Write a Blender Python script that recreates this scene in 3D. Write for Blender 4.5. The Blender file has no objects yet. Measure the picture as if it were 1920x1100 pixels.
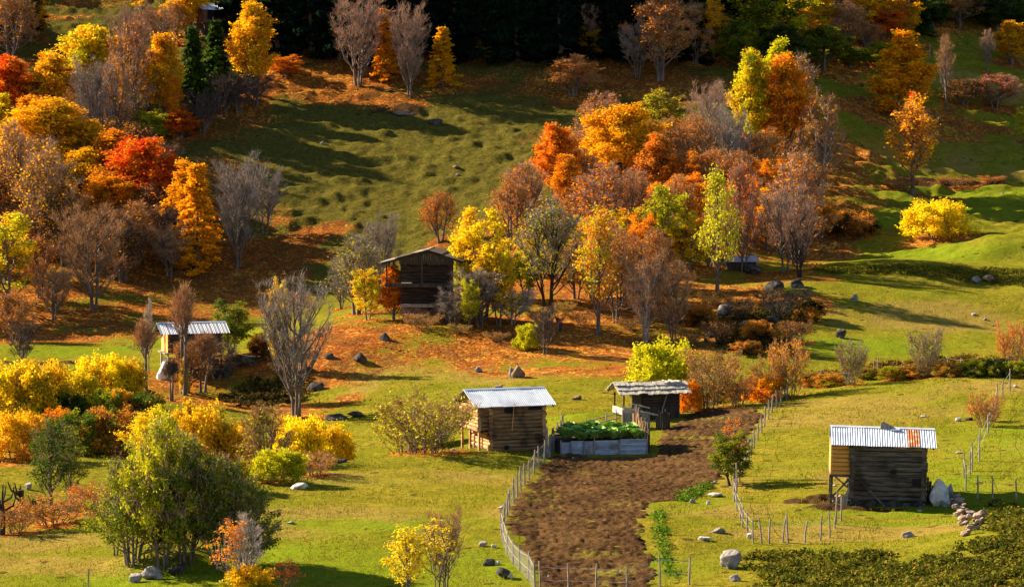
import bpy, math, random
import numpy as np
from mathutils import Vector, Matrix
R = math.radians
SC = bpy.context.scene
C = SC.collection
# ---------------------------------------------------------------- camera, light, exposure
CZ, PITCH, FPX = 30.0, R(3.5), 5444.0          # camera height, downward pitch, focal length in px of the 1920 px photo
cam_d = bpy.data.cameras.new('camera'); cam = bpy.data.objects.new('camera', cam_d); C.objects.link(cam)
cam.location = (0, 0, CZ); cam.rotation_euler = (R(90) - PITCH, 0, 0)
cam_d.sensor_width = 36; cam_d.lens = 36 * FPX / 1920; cam_d.clip_start = 1; cam_d.clip_end = 3000
SC.camera = cam
SUN_EL, SUN_BACK = R(28), R(27)                # low sun from the left and a little behind the scene
sdir = Vector((-math.cos(SUN_EL) * math.cos(SUN_BACK), math.cos(SUN_EL) * math.sin(SUN_BACK), math.sin(SUN_EL)))
sd = bpy.data.lights.new('sun', 'SUN'); sd.energy = 5.0; sd.angle = R(0.5); sd.color = (1.0, 0.82, 0.56)
so = bpy.data.objects.new('sun', sd); C.objects.link(so); so.location = (-100, 100, 120)
so.rotation_euler = sdir.to_track_quat('Z', 'Y').to_euler()
W = bpy.data.worlds.new('World'); SC.world = W; W.use_nodes = True
wn = W.node_tree.nodes; wl = W.node_tree.links
sky = wn.new('ShaderNodeTexSky'); sky.sky_type = 'NISHITA'; sky.sun_disc = False
sky.sun_elevation = SUN_EL; sky.sun_rotation = math.atan2(sdir.x, sdir.y); sky.altitude = 1200
bg = wn.get('Background') or wn.new('ShaderNodeBackground'); bg.inputs['Strength'].default_value = 0.05
wl.new(sky.outputs[0], bg.inputs['Color'])
vs = SC.view_settings; vs.view_transform = 'Standard'; vs.look = 'None'; vs.gamma = 1.0; vs.exposure = 1.7
try: vs.use_curve_mapping = False
except Exception: pass
SC.cycles.max_bounces = 5; SC.cycles.diffuse_bounces = 1; SC.cycles.transmission_bounces = 3; SC.cycles.transparent_max_bounces = 6
# ---------------------------------------------------------------- terrain: heights from surveyed spots
def ray(px, py):
    a = (px - 960) / FPX; b = (550 - py) / FPX   # camera right / up
    cp, sp = math.cos(PITCH), math.sin(PITCH)
    return a, cp + b * sp, -sp + b * cp          # world x, y, z per unit depth
def pt(px, py, Y):
    x, y, z = ray(px, py); k = Y / y
    return (x * k, Y, CZ + z * k)
SPOTS = [  # photo column, photo row, distance
 (-200,1230,122),(300,1230,120),(800,1230,118),(1400,1230,115),(2100,1230,112),
 (-250,1100,134),(0,1100,134),(500,1100,132),(960,1100,132),(1300,1100,131),(1600,1100,129),(1920,1100,125),(2200,1100,125),
 (0,1040,142),(250,1010,145),(500,1000,145),(750,960,150),(940,980,146),(1250,1000,143),(1450,1020,141),(1700,1015,139),(1850,1000,137),(1920,990,137),
 (0,1000,148),(180,965,152),(330,935,156),(480,905,162),(560,884,167),(640,868,171),(780,850,176),(870,840,181),(-250,1010,147),
 (700,900,163),(1000,860,172),(950,900,164),(1130,856,175),(1215,850,176),(1100,920,159),(1250,900,163),(1380,930,157),(1500,930,155),(1570,955,151),(1740,952,151.5),
 (1830,930,153),(1920,930,152),(1860,885,157),(1930,885,156),(1100,775,192),(1200,785,191),(1270,768,196),(1350,758,198),(1430,745,200),(1400,800,184),(1500,800,181),(1650,800,179),(1800,790,180),(1920,790,179),
 (1480,728,203),(1600,712,203),(1750,700,202),(1900,694,201),(2100,692,200),
 # dip behind the front meadow
 (-250,1000,162),(0,985,166),(180,962,166),(330,960,172),(500,940,177),(650,903,184),(780,880,188),(870,852,190),
 (1000,800,190),(1480,738,212),(1600,724,213),(1750,712,213),(1900,708,212),(1350,762,207),
 # middle ground
 (0,930,178),(0,870,190),(100,850,196),(-250,900,185),(250,850,198),(400,860,192),(0,780,212),(200,760,216),(350,760,218),(0,700,238),(250,690,240),(-250,690,238),
 (0,655,256),(300,655,255),(400,700,236),(560,778,220),(480,730,233),(650,790,215),(700,800,212),(860,790,206),(680,735,226),(800,740,222),
 (700,690,234),(640,645,238),(570,625,246),(640,592,256),(520,640,247),(960,700,228),(1000,750,213),(1100,735,217),(1180,700,225),
 (1300,720,222),(1420,700,226),(1550,665,236),(1700,660,237),(1750,640,241),(1920,650,239),(2100,650,240),(790,603,248),(870,605,247),(960,625,243),(1050,660,237),
 (1150,645,240),(1250,655,238),(1320,640,241),(1400,650,238),(1480,640,240),
 # behind the knoll
 (-250,640,262),(0,640,264),(200,625,268),(350,610,270),(500,600,273),(620,582,275),(700,565,276),
 (800,545,278),
 (900,540,264),(1050,545,262),(1180,555,258),(1300,560,257),(1350,545,260),(1400,525,265),(1480,530,260),(1500,515,268),(1600,530,262),(1760,540,259.5),(1920,550,257.5),(2100,556,256),
 (1560,590,250),(1700,600,250),(1900,605,250),
 (1560,506,269.5),(1640,502,269),(1720,501,268.5),(1800,503,268),(1900,506,267.5),(1560,516,268),(1640,522,267),(1720,528,266),(1840,538,265),(1760,486,280),(1900,488,277),(1880,452,280),(1450,488,280),(1650,490,279),(1430,462,290),(1700,458,290),(1880,440,292),(1650,415,300),(1850,410,302),
 (1570,405,303),(1700,380,311),(1920,350,322),(2100,340,326),
 (1450,380,300),(1300,450,280),(1100,450,280),(950,470,283),(1200,380,300),
 (-250,520,290),(0,540,284),(150,520,288),(300,500,292),(450,490,294),(600,500,291),(750,480,292),
 (-250,350,316),(0,350,316),(200,350,316),(400,350,316),(600,380,311),(800,380,310),(1000,380,305),(1000,290,322),(1250,290,318),(1450,295,316),(1550,360,311),(1700,365,318),
 (400,250,332),(600,250,332),(800,250,331),(950,230,334),(1250,200,336),(1450,200,336),(1650,220,342),(1850,240,346),
 (-250,150,350),(0,200,342),(200,200,342),(480,180,344),(680,165,346),(900,140,350),(1100,170,343),(1400,130,350),(1650,120,361),(1920,130,368),(2150,150,366),
 (-250,0,376),(0,0,376),(300,0,376),(600,0,374),(960,0,374),(1300,0,374),(1600,0,382),(1920,0,392),(2150,0,392),
 (-250,-250,420),(300,-250,420),(960,-250,420),(1500,-250,420),(2150,-250,420),
]
_P = np.array([pt(*s) for s in SPOTS])
def _U(r2): return r2 * np.log(r2 + 1e-9)
def _fit(P, lam):
    xy = P[:, :2] / 100.0; n = len(P)
    d2 = ((xy[:, None] - xy[None]) ** 2).sum(-1)
    K = _U(d2) + lam * np.eye(n); A = np.zeros((n + 3, n + 3))
    A[:n, :n] = K; A[:n, n] = 1; A[:n, n + 1:] = xy; A[n, :n] = 1; A[n + 1:, :n] = xy.T
    return np.linalg.solve(A, np.concatenate([P[:, 2], np.zeros(3)]))
_w = _fit(_P, 2e-4)
GX0, GX1, GY0, GY1, GS = -110.0, 110.0, 96.0, 440.0, 1.0
_gx = np.arange(GX0, GX1 + GS, GS); _gy = np.arange(GY0, GY1 + GS, GS)
_G = np.zeros((len(_gy), len(_gx)))
for _i, _y in enumerate(_gy):
    _q = np.stack([_gx / 100, np.full_like(_gx, _y / 100)], 1)
    _d2 = ((_q[:, None] - (_P[None, :, :2] / 100)) ** 2).sum(-1)
    _G[_i] = _U(_d2) @ _w[:-3] + _w[-3] + _q @ _w[-2:]
def base_h(x, y):
    x = np.asarray(x, float); y = np.asarray(y, float)
    u = np.clip((x - GX0) / GS, 0, len(_gx) - 1.001); v = np.clip((y - GY0) / GS, 0, len(_gy) - 1.001)
    i = u.astype(int); j = v.astype(int); fu = u - i; fv = v - j
    h = (_G[j, i] * (1 - fu) + _G[j, i + 1] * fu) * (1 - fv) + (_G[j + 1, i] * (1 - fu) + _G[j + 1, i + 1] * fu) * fv
    far = np.maximum(y - GY1, 0); side = np.maximum(np.abs(x) - GX1, 0); near = np.maximum(GY0 - y, 0)
    return h + 0.3 * far + 0.03 * side - 0.05 * near
def _hash(i, j, s):
    n = (i * 374761393 + j * 668265263 + s * 1442695041) & 0x7fffffff
    n = ((n ^ (n >> 13)) * 1274126177) & 0x7fffffff
    return ((n ^ (n >> 16)) & 0xffff) / 65535.0
def vnoise(x, y, s, seed=0):
    x = np.asarray(x, float) / s + 1000; y = np.asarray(y, float) / s + 1000
    i = np.floor(x).astype(np.int64); j = np.floor(y).astype(np.int64); u = x - i; v = y - j
    u = u * u * (3 - 2 * u); v = v * v * (3 - 2 * v)
    return ((_hash(i, j, seed) * (1 - u) + _hash(i + 1, j, seed) * u) * (1 - v) + (_hash(i, j + 1, seed) * (1 - u) + _hash(i + 1, j + 1, seed) * u) * v) * 2 - 1
def smooth(a, b, t):
    t = np.clip((t - a) / (b - a), 0, 1); return t * t * (3 - 2 * t)
def hill_mask(x, y): return smooth(270, 300, y)
def detail(x, y):
    hm = hill_mask(x, y)
    d = 0.10 * vnoise(x, y, 5.0, 1) + 0.045 * vnoise(x, y, 1.7, 2) + 0.022 * vnoise(x, y, 0.7, 3)
    hum = np.maximum(vnoise(x * .55, y, 1.3, 4), 0) ** 1.4 * 0.55 + 0.10 * vnoise(x * .6, y, .5, 10) + 0.22 * vnoise(x, y, 6.0, 5) + 0.12 * vnoise(x, y, 0.9, 6) - 0.3 * np.maximum(vnoise(x, y, 1.1, 9) - .45, 0)
    ter = 0.16 * np.sin(base_h(x, y) * 5.5 + 1.5 * vnoise(x, y, 9, 7))        # cattle-trodden terracettes
    d = d + 0.85 * np.exp(-(((x + 16.2) / 2.6) ** 2 + ((y - 138.5) / 1.9) ** 2) ** 1.5)      # mound under the big green tree
    return d + hm * (hum + ter * (0.5 + 0.5 * vnoise(x, y, 14, 8)))
def H(x, y): return base_h(x, y) + detail(x, y)
def ground(px, py, y0=100.0, y1=438.0):
    rx, ry, rz = ray(px, py); Y = np.arange(y0, y1, 0.25); X = rx / ry * Y
    below = (CZ + rz / ry * Y) <= H(X, Y)
    k = int(np.argmax(below)) if below.any() else len(Y) - 1
    return float(X[k]), float(Y[k]), float(H(X[k], Y[k]))
def at(px, Y):
    X = (px - 960) / FPX * Y / math.cos(PITCH) ; return X, Y, float(H(X, Y))
# ---------------------------------------------------------------- helpers: meshes, objects, materials
def mesh_np(name, V, F, mat=None, smooth=False, mats=None, midx=None):
    """V (n,3); F list of (m,k) index arrays"""
    me = bpy.data.meshes.new(name)
    F = [np.asarray(f, np.int32) for f in (F if isinstance(F, list) else [F]) if len(f)]
    V = np.asarray(V, np.float32); me.vertices.add(len(V)); me.vertices.foreach_set('co', V.ravel())
    nl = sum(f.size for f in F); npoly = sum(len(f) for f in F)
    me.loops.add(nl); me.polygons.add(npoly)
    me.loops.foreach_set('vertex_index', np.concatenate([f.ravel() for f in F]))
    tot = np.concatenate([np.full(len(f), f.shape[1], np.int32) for f in F])
    st = np.concatenate([[0], np.cumsum(tot)[:-1]]).astype(np.int32)
    me.polygons.foreach_set('loop_start', st)
    try: me.polygons.foreach_set('loop_total', tot)
    except Exception: pass
    if smooth: me.polygons.foreach_set('use_smooth', np.ones(npoly, bool))
    me.update(calc_edges=True); me.validate()
    if mat: me.materials.append(mat)
    return me
class MB:
    def __init__(s): s.v = []; s.f = []; s.n = 0
    def add(s, V, F):
        V = np.asarray(V, float); s.v.append(V)
        for f in F: s.f.append(tuple(i + s.n for i in f))
        s.n += len(V); return s
    def box(s, x0, x1, y0, y1, z0, z1, M=None, jit=0, rng=None):
        V = np.array([(x, y, z) for z in (z0, z1) for y in (y0, y1) for x in (x0, x1)], float)
        if jit: V = V + (rng.random((8, 3)) - .5) * 2 * jit
        if M is not None: V = V @ np.array(M.to_3x3()).T + np.array(M.translation)
        return s.add(V, [(0, 2, 3, 1), (4, 5, 7, 6), (0, 1, 5, 4), (2, 6, 7, 3), (0, 4, 6, 2), (1, 3, 7, 5)])
    def beam(s, a, b, w, h=None, up=(0, 0, 1)):
        a = Vector(a); b = Vector(b); h = w if h is None else h; d = (b - a).normalized(); u = Vector(up)
        if abs(d.dot(u)) > .95: u = Vector((1, 0, 0)) if abs(d.x) < .9 else Vector((0, 1, 0))
        r = d.cross(u).normalized(); u = r.cross(d).normalized(); V = []
        for p in (a, b):
            for i, j in ((-1, -1), (1, -1), (1, 1), (-1, 1)): V.append(p + r * i * w / 2 + u * j * h / 2)
        return s.add([tuple(q) for q in V], [(0, 1, 2, 3), (7, 6, 5, 4), (0, 4, 5, 1), (1, 5, 6, 2), (2, 6, 7, 3), (3, 7, 4, 0)])
    def tube(s, pts, rad, n=7, caps=True):
        pts = [Vector(p) for p in pts]; rad = rad if hasattr(rad, '__len__') else [rad] * len(pts); V = []
        for i, p in enumerate(pts):
            d = (pts[min(i + 1, len(pts) - 1)] - pts[max(i - 1, 0)]).normalized()
            u = Vector((0, 0, 1)) if abs(d.z) < .9 else Vector((1, 0, 0)); r = d.cross(u).normalized(); u = r.cross(d)
            for k in range(n):
                a = 2 * math.pi * k / n; V.append(tuple(p + (r * math.cos(a) + u * math.sin(a)) * rad[i]))
        F = [(i * n + k, (i + 1) * n + k, (i + 1) * n + (k + 1) % n, i * n + (k + 1) % n) for i in range(len(pts) - 1) for k in range(n)]
        if caps: F += [tuple(range(n)), tuple(range(len(pts) * n - 1, (len(pts) - 1) * n - 1, -1))]
        return s.add(V, F)
    def build(s, name, mat, parent=None, smooth=False, loc=None):
        me = bpy.data.meshes.new(name); me.from_pydata(np.concatenate(s.v).tolist(), [], s.f)
        if smooth: me.polygons.foreach_set('use_smooth', [True] * len(me.polygons))
        me.materials.append(mat); me.update()
        return obj(name, me, parent, loc)
def obj(name, me, parent=None, loc=None):
    o = bpy.data.objects.new(name, me); C.objects.link(o)
    if parent is not None: o.parent = parent
    if loc is not None: o.location = loc
    return o
def tag(o, label, cat, group=None, kind=None):
    if label: o['label'] = label
    if cat: o['category'] = cat
    if group: o['group'] = group
    if kind: o['kind'] = kind
    return o
def empty(name, loc, label, cat, group=None, rz=0, scale=None):
    o = bpy.data.objects.new(name, None); C.objects.link(o); o.location = loc; o.rotation_euler = (0, 0, rz)
    o.empty_display_size = .3
    if scale is not None: o.scale = scale
    return tag(o, label, cat, group)
def new_mat(name):
    m = bpy.data.materials.new(name); m.use_nodes = True; nt = m.node_tree; nt.nodes.clear()
    out = nt.nodes.new('ShaderNodeOutputMaterial')
    def N(t, **kw):
        n = nt.nodes.new(t)
        for k, v in kw.items():
            if k.startswith('i_'):
                key = k[2:]; key = int(key) if key.isdigit() else key.replace('_', ' ')
                if hasattr(v, 'is_output') or isinstance(v, bpy.types.NodeSocket): nt.links.new(v, n.inputs[key])
                else: n.inputs[key].default_value = v
            else: setattr(n, k, v)
        return n
    def L(a, b): nt.links.new(a, b)
    return m, N, L, out
def mixc(N, f, a, b, mode='MIX'):
    n = N('ShaderNodeMix', data_type='RGBA', blend_type=mode)
    for s, v in ((n.inputs[0], f), (n.inputs[6], a), (n.inputs[7], b)):
        if isinstance(v, bpy.types.NodeSocket): n.id_data.links.new(v, s)
        else: s.default_value = v if not isinstance(v, tuple) else (*v[:3], 1)
    return n.outputs[2]
def mth(N, op, a, b=0.0, clamp=False):
    n = N('ShaderNodeMath', operation=op, use_clamp=clamp)
    for s, v in ((n.inputs[0], a), (n.inputs[1], b)):
        if isinstance(v, bpy.types.NodeSocket): n.id_data.links.new(v, s)
        else: s.default_value = v
    return n.outputs[0]
def ramp(N, x, lo, hi):
    n = N('ShaderNodeMapRange', interpolation_type='SMOOTHSTEP'); n.id_data.links.new(x, n.inputs[0])
    n.inputs[1].default_value = lo; n.inputs[2].default_value = hi; return n.outputs[0]
def noise(N, co, scale, det=3, rough=.55):
    n = N('ShaderNodeTexNoise'); n.inputs['Scale'].default_value = scale; n.inputs['Detail'].default_value = det
    n.inputs['Roughness'].default_value = rough; n.id_data.links.new(co, n.inputs['Vector']); return n.outputs['Fac']
def surf_mat(name, c1, c2, scale=4, stretch=(1, 1, 1), rough=.85, bump=.3, metal=0, c3=None, sc3=1.2, spec=.3, bdist=.02):
    """noise-mottled material in object coordinates; stretch lengthens the grain along one axis"""
    m, N, L, out = new_mat(name); tc = N('ShaderNodeTexCoord'); mp = N('ShaderNodeMapping'); L(tc.outputs['Object'], mp.inputs[0])
    mp.inputs['Scale'].default_value = stretch
    f = ramp(N, noise(N, mp.outputs[0], scale, 5, .65), .32, .68); col = mixc(N, f, c1, c2)
    if c3: col = mixc(N, ramp(N, noise(N, tc.outputs['Object'], sc3, 4), .5, .68), col, c3)
    p = N('ShaderNodeBsdfPrincipled'); L(col, p.inputs['Base Color']); p.inputs['Roughness'].default_value = rough
    p.inputs['Metallic'].default_value = metal; p.inputs['Specular IOR Level'].default_value = spec
    if bump:
        b = N('ShaderNodeBump'); b.inputs['Strength'].default_value = bump; b.inputs['Distance'].default_value = bdist
        L(noise(N, mp.outputs[0], scale * 2, 4), b.inputs['Height']); L(b.outputs[0], p.inputs['Normal'])
    L(p.outputs[0], out.inputs[0]); return m
# ---------------------------------------------------------------- ground
def ground_material():
    m, N, L, out = new_mat('meadow'); tc = N('ShaderNodeTexCoord'); co = tc.outputs['Object']
    at_ = lambda n: N('ShaderNodeAttribute', attribute_name=n).outputs['Fac']
    big = noise(N, co, .09, 4, .6); mid = noise(N, co, .5, 5, .65); fine = noise(N, co, 2.6, 5, .75); spk = noise(N, co, 7.0, 3, .7)
    g = mixc(N, ramp(N, mid, .38, .66), (.20, .172, .014), (.30, .235, .026))
    g = mixc(N, ramp(N, fine, .42, .66), g, (.115, .118, .011))
    g = mixc(N, mth(N, 'MULTIPLY', ramp(N, big, .4, .62), .5), g, (.15, .175, .010))
    lush = mth(N, 'MULTIPLY', at_('lush'), mth(N, 'ADD', .65, mth(N, 'MULTIPLY', mid, .5)), True)
    lg = mixc(N, ramp(N, fine, .4, .65), (.13, .19, .009), (.21, .25, .014))
    g = mixc(N, lush, g, lg)
    dn = ramp(N, mth(N, 'ADD', at_('dry'), mth(N, 'MULTIPLY', mth(N, 'SUBTRACT', fine, .5), 1.6)), .35, .75)
    g = mixc(N, dn, g, mixc(N, spk, (.20, .145, .028), (.32, .235, .05)))
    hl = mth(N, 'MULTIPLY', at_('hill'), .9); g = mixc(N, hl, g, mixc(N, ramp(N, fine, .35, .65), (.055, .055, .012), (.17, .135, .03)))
    # trodden specks and droppings
    vo = N('ShaderNodeTexVoronoi', feature='F1'); vo.inputs['Scale'].default_value = .8; L(co, vo.inputs['Vector'])
    sp = mth(N, 'MULTIPLY', mth(N, 'LESS_THAN', vo.outputs['Distance'], mth(N, 'MULTIPLY', ramp(N, mid, .45, .62), .26)), .8)
    g = mixc(N, sp, g, (.05, .035, .015))
    tus = ramp(N, noise(N, co, 1.1, 6, .8), .50, .60); g = mixc(N, mth(N, 'MULTIPLY', tus, .45), g, (.10, .095, .012))
    # leaf litter
    vl = N('ShaderNodeTexVoronoi', feature='F1'); vl.inputs['Scale'].default_value = 4.5; L(co, vl.inputs['Vector'])
    s3 = N('ShaderNodeSeparateColor'); L(vl.outputs['Color'], s3.inputs[0])
    lc = mixc(N, s3.outputs[0], (.16, .045, .012), (.55, .19, .025)); lc = mixc(N, mth(N, 'GREATER_THAN', s3.outputs[1], .8), lc, (.6, .34, .06))
    lc = mixc(N, ramp(N, big, .4, .62), lc, mixc(N, .5, lc, (.30, .07, .02)))
    lc = mixc(N, mth(N, 'MULTIPLY', ramp(N, mid, .42, .62), .75), lc, mixc(N, spk, (.07, .03, .012), (.22, .10, .03)))
    lt = ramp(N, mth(N, 'ADD', at_('litter'), mth(N, 'ADD', mth(N, 'MULTIPLY', mth(N, 'SUBTRACT', mth(N, 'ADD', fine, mid), 1.0), 1.5), mth(N, 'MULTIPLY', mth(N, 'SUBTRACT', s3.outputs[2], .5), .5))), .36, .6)
    g = mixc(N, lt, g, lc)
    ea = ramp(N, mth(N, 'ADD', at_('earth'), mth(N, 'MULTIPLY', mth(N, 'SUBTRACT', fine, .5), .9)), .4, .62)
    g = mixc(N, ea, g, mixc(N, spk, (.03, .02, .01), (.12, .065, .03)))
    p = N('ShaderNodeBsdfDiffuse'); L(g, p.inputs['Color'])
    b = N('ShaderNodeBump'); b.inputs['Strength'].default_value = .9; b.inputs['Distance'].default_value = .14
    hgt = mth(N, 'MULTIPLY', mth(N, 'ADD', mth(N, 'MULTIPLY', fine, 1.0), mth(N, 'MULTIPLY', spk, .55)), mth(N, 'ADD', 1.0, mth(N, 'MULTIPLY', at_('hill'), 1.6))); L(hgt, b.inputs['Height']); L(b.outputs[0], p.inputs['Normal'])
    L(p.outputs[0], out.inputs[0]); return m
MASKS = {'litter': [], 'lush': [], 'dry': [], 'earth': []}
def blob(kind, px, py, rx, ry=None, s=1.0, rot=0, Y=None):
    x, y, z = ground(px, py) if Y is None else at(px, Y)
    MASKS[kind].append((x, y, rx, ry or rx, s, rot))
def eval_mask(kind, x, y):
    m = np.zeros_like(x)
    for bx, by, rx, ry, s, rot in MASKS[kind]:
        k = np.abs(x - bx) < max(rx, ry) * 2.2
        k &= np.abs(y - by) < max(rx, ry) * 2.2
        if not k.any(): continue
        dx = x[k] - bx; dy = y[k] - by; c, s_ = math.cos(rot), math.sin(rot); u = (dx * c + dy * s_) / rx; v = (-dx * s_ + dy * c) / ry
        m[k] = np.maximum(m[k], s * (1 - smooth(.45, 1.35, np.sqrt(u * u + v * v))))
    return m
def grid_axis(segs):
    a = []
    for lo, hi, st in segs: a.append(np.arange(lo, hi, st))
    return np.concatenate(a + [[segs[-1][1]]])
def build_ground():
    ys = grid_axis([(20, 96, 8), (96, 124, 1.0), (124, 215, .24), (215, 300, .34), (300, 400, .46), (400, 440, 1.5), (440, 1100, 20)])
    u = np.concatenate([-np.geomspace(14, 1.12, 26), np.linspace(-1.08, 1.08, 520), np.geomspace(1.12, 14, 26)])
    hw = np.maximum(ys, 90) * .1765
    X = hw[:, None] * u[None]; Y = np.repeat(ys[:, None], len(u), 1)
    xf, yf = X.ravel(), Y.ravel(); Z = H(xf, yf)
    sc = eval_mask('earth', xf, yf)
    Z = Z + sc * (.25 * vnoise(xf, yf, .8, 31) + .1 * vnoise(xf, yf, .35, 32))
    nr, nc = X.shape; i = np.arange(nr * nc).reshape(nr, nc)
    F = np.stack([i[:-1, :-1], i[:-1, 1:], i[1:, 1:], i[1:, :-1]], -1).reshape(-1, 4)
    me = mesh_np('ground', np.stack([xf, yf, Z], 1), F, ground_material(), True)
    dist = vnoise(xf, yf, 3.0, 21) * .28 + vnoise(xf, yf, 8.0, 22) * .25
    for k in MASKS:
        m = sc if k == 'earth' else eval_mask(k, xf, yf)
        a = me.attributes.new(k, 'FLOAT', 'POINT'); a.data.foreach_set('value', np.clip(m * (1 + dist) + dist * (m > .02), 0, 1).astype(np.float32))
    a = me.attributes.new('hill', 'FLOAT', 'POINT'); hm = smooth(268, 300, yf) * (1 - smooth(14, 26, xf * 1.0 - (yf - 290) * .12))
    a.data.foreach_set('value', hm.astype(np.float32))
    return tag(obj('ground', me), None, None, kind='structure')
# ---------------------------------------------------------------- tree and shrub kinds
def leaf_material():
    m, N, L, out = new_mat('foliage'); oi = N('ShaderNodeObjectInfo'); geo = N('ShaderNodeNewGeometry'); tc = N('ShaderNodeTexCoord')
    t2 = N('ShaderNodeAttribute', attribute_type='OBJECT', attribute_name='second_tint')
    n1 = noise(N, tc.outputs['Object'], .55, 2, .5); r = geo.outputs['Random Per Island']
    f = ramp(N, mth(N, 'ADD', n1, mth(N, 'MULTIPLY', mth(N, 'SUBTRACT', r, .5), .22)), .42, .62)
    c = mixc(N, f, oi.outputs['Color'], t2.outputs['Color'])
    hs = N('ShaderNodeHueSaturation'); L(c, hs.inputs['Color'])
    L(mth(N, 'ADD', .488, mth(N, 'MULTIPLY', r, .03)), hs.inputs['Hue'])
    r2 = mth(N, 'FRACT', mth(N, 'MULTIPLY', r, 17.3)); L(mth(N, 'ADD', .7, mth(N, 'MULTIPLY', r2, .55)), hs.inputs['Value'])
    d = N('ShaderNodeBsdfDiffuse'); t = N('ShaderNodeBsdfTranslucent'); L(hs.outputs[0], d.inputs[0]); L(hs.outputs[0], t.inputs[0])
    mx = N('ShaderNodeMixShader'); mx.inputs[0].default_value = .42; L(d.outputs[0], mx.inputs[1]); L(t.outputs[0], mx.inputs[2]); L(mx.outputs[0], out.inputs[0])
    return m
def twig_material():
    m, N, L, out = new_mat('twigs'); oi = N('ShaderNodeObjectInfo'); geo = N('ShaderNodeNewGeometry')
    hs = N('ShaderNodeHueSaturation'); L(oi.outputs['Color'], hs.inputs['Color']); L(mth(N, 'ADD', .6, mth(N, 'MULTIPLY', geo.outputs['Random Per Island'], .8)), hs.inputs['Value'])
    d = N('ShaderNodeBsdfDiffuse'); L(hs.outputs[0], d.inputs[0]); L(d.outputs[0], out.inputs[0]); return m
LEAF = leaf_material(); TWIG = twig_material()
BARK = surf_mat('bark', (.07, .052, .042), (.22, .165, .135), 3, (3, 3, .6), .9, .5)
PALEBARK = surf_mat('pale_bark', (.16, .13, .11), (.42, .37, .32), 3, (2, 2, 1), .9, .4)
DARKBARK = surf_mat('dark_bark', (.02, .014, .012), (.06, .042, .032), 3, (3, 3, .6), .9, .5)
def tubes_np(P, r, n=5):
    """P (B,K,3), r (B,K) -> verts, quads"""
    B, K, _ = P.shape; d = np.gradient(P, axis=1); d /= np.linalg.norm(d, axis=2, keepdims=True) + 1e-9
    ref = np.where(np.abs(d[:, :1, 2:3]) > .8, np.array([1., 0, 0]), np.array([0, 0, 1.])); ref = np.broadcast_to(ref, d.shape)
    a = np.cross(d, ref); a /= np.linalg.norm(a, axis=2, keepdims=True) + 1e-9; b = np.cross(a, d)
    th = np.arange(n) * 2 * np.pi / n
    V = P[:, :, None] + (a[:, :, None] * np.cos(th)[:, None] + b[:, :, None] * np.sin(th)[:, None]) * r[:, :, None, None]
    i = np.arange(B * K * n).reshape(B, K, n); j = np.roll(i, -1, 2)
    F = np.stack([i[:, :-1], j[:, :-1], j[:, 1:], i[:, 1:]], -1).reshape(-1, 4)
    return V.reshape(-1, 3), F
def nrm(v): return v / (np.linalg.norm(v, axis=-1, keepdims=True) + 1e-9)
def leaves_np(rng, Cn, per, sig, size, outc, flat=1.0, up=.4, tri=False):
    n = len(Cn) * per; P = np.repeat(Cn, per, 0) + rng.normal(size=(n, 3)) * np.array([sig, sig, sig * flat])
    nr = nrm(rng.normal(size=(n, 3)) + .7 * nrm(P - outc) + np.array([0, 0, up]))
    a = nrm(np.cross(nr, rng.normal(size=(n, 3)))); b = np.cross(nr, a); s = size * (.6 + .8 * rng.random((n, 1)))
    V = np.stack([P - a * s * .5, P - b * s * .36, P + a * s * .6, P + b * s * .36], 1).reshape(-1, 3)
    return V, np.arange(n * 4).reshape(n, 4)
def twigs_np(A, B, w):
    """thin tapering slivers from A to B"""
    d = nrm(B - A); s = nrm(np.cross(d, np.random.default_rng(5).normal(size=d.shape))) * w
    return np.stack([A - s, A + s, B], 1).reshape(-1, 3), np.arange(len(A) * 3).reshape(-1, 3)
PROF = {
 'egg':   lambda t: np.clip(np.sin(np.pi * np.clip(t, 0, 1) ** .85), 0, 1) ** .55,
 'oval':  lambda t: np.clip(np.sin(np.pi * np.clip(t, 0.02, 1) ** .8), 0, 1) ** .7,
 'colm':  lambda t: np.clip(1.12 - np.abs(1.75 * t - .55) ** 1.9, .08, 1),
 'cone':  lambda t: np.clip(1.04 - t, .03, 1) * (.55 + .45 * np.minimum(1, t * 6)),
 'vase':  lambda t: np.clip(.25 + 1.1 * t - .65 * np.clip(t - .7, 0, 1) * 3.2 * t, .12, 1.05),
 'dome':  lambda t: np.sqrt(np.clip(1 - (t * .98) ** 2.2, .02, 1)),
}
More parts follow.
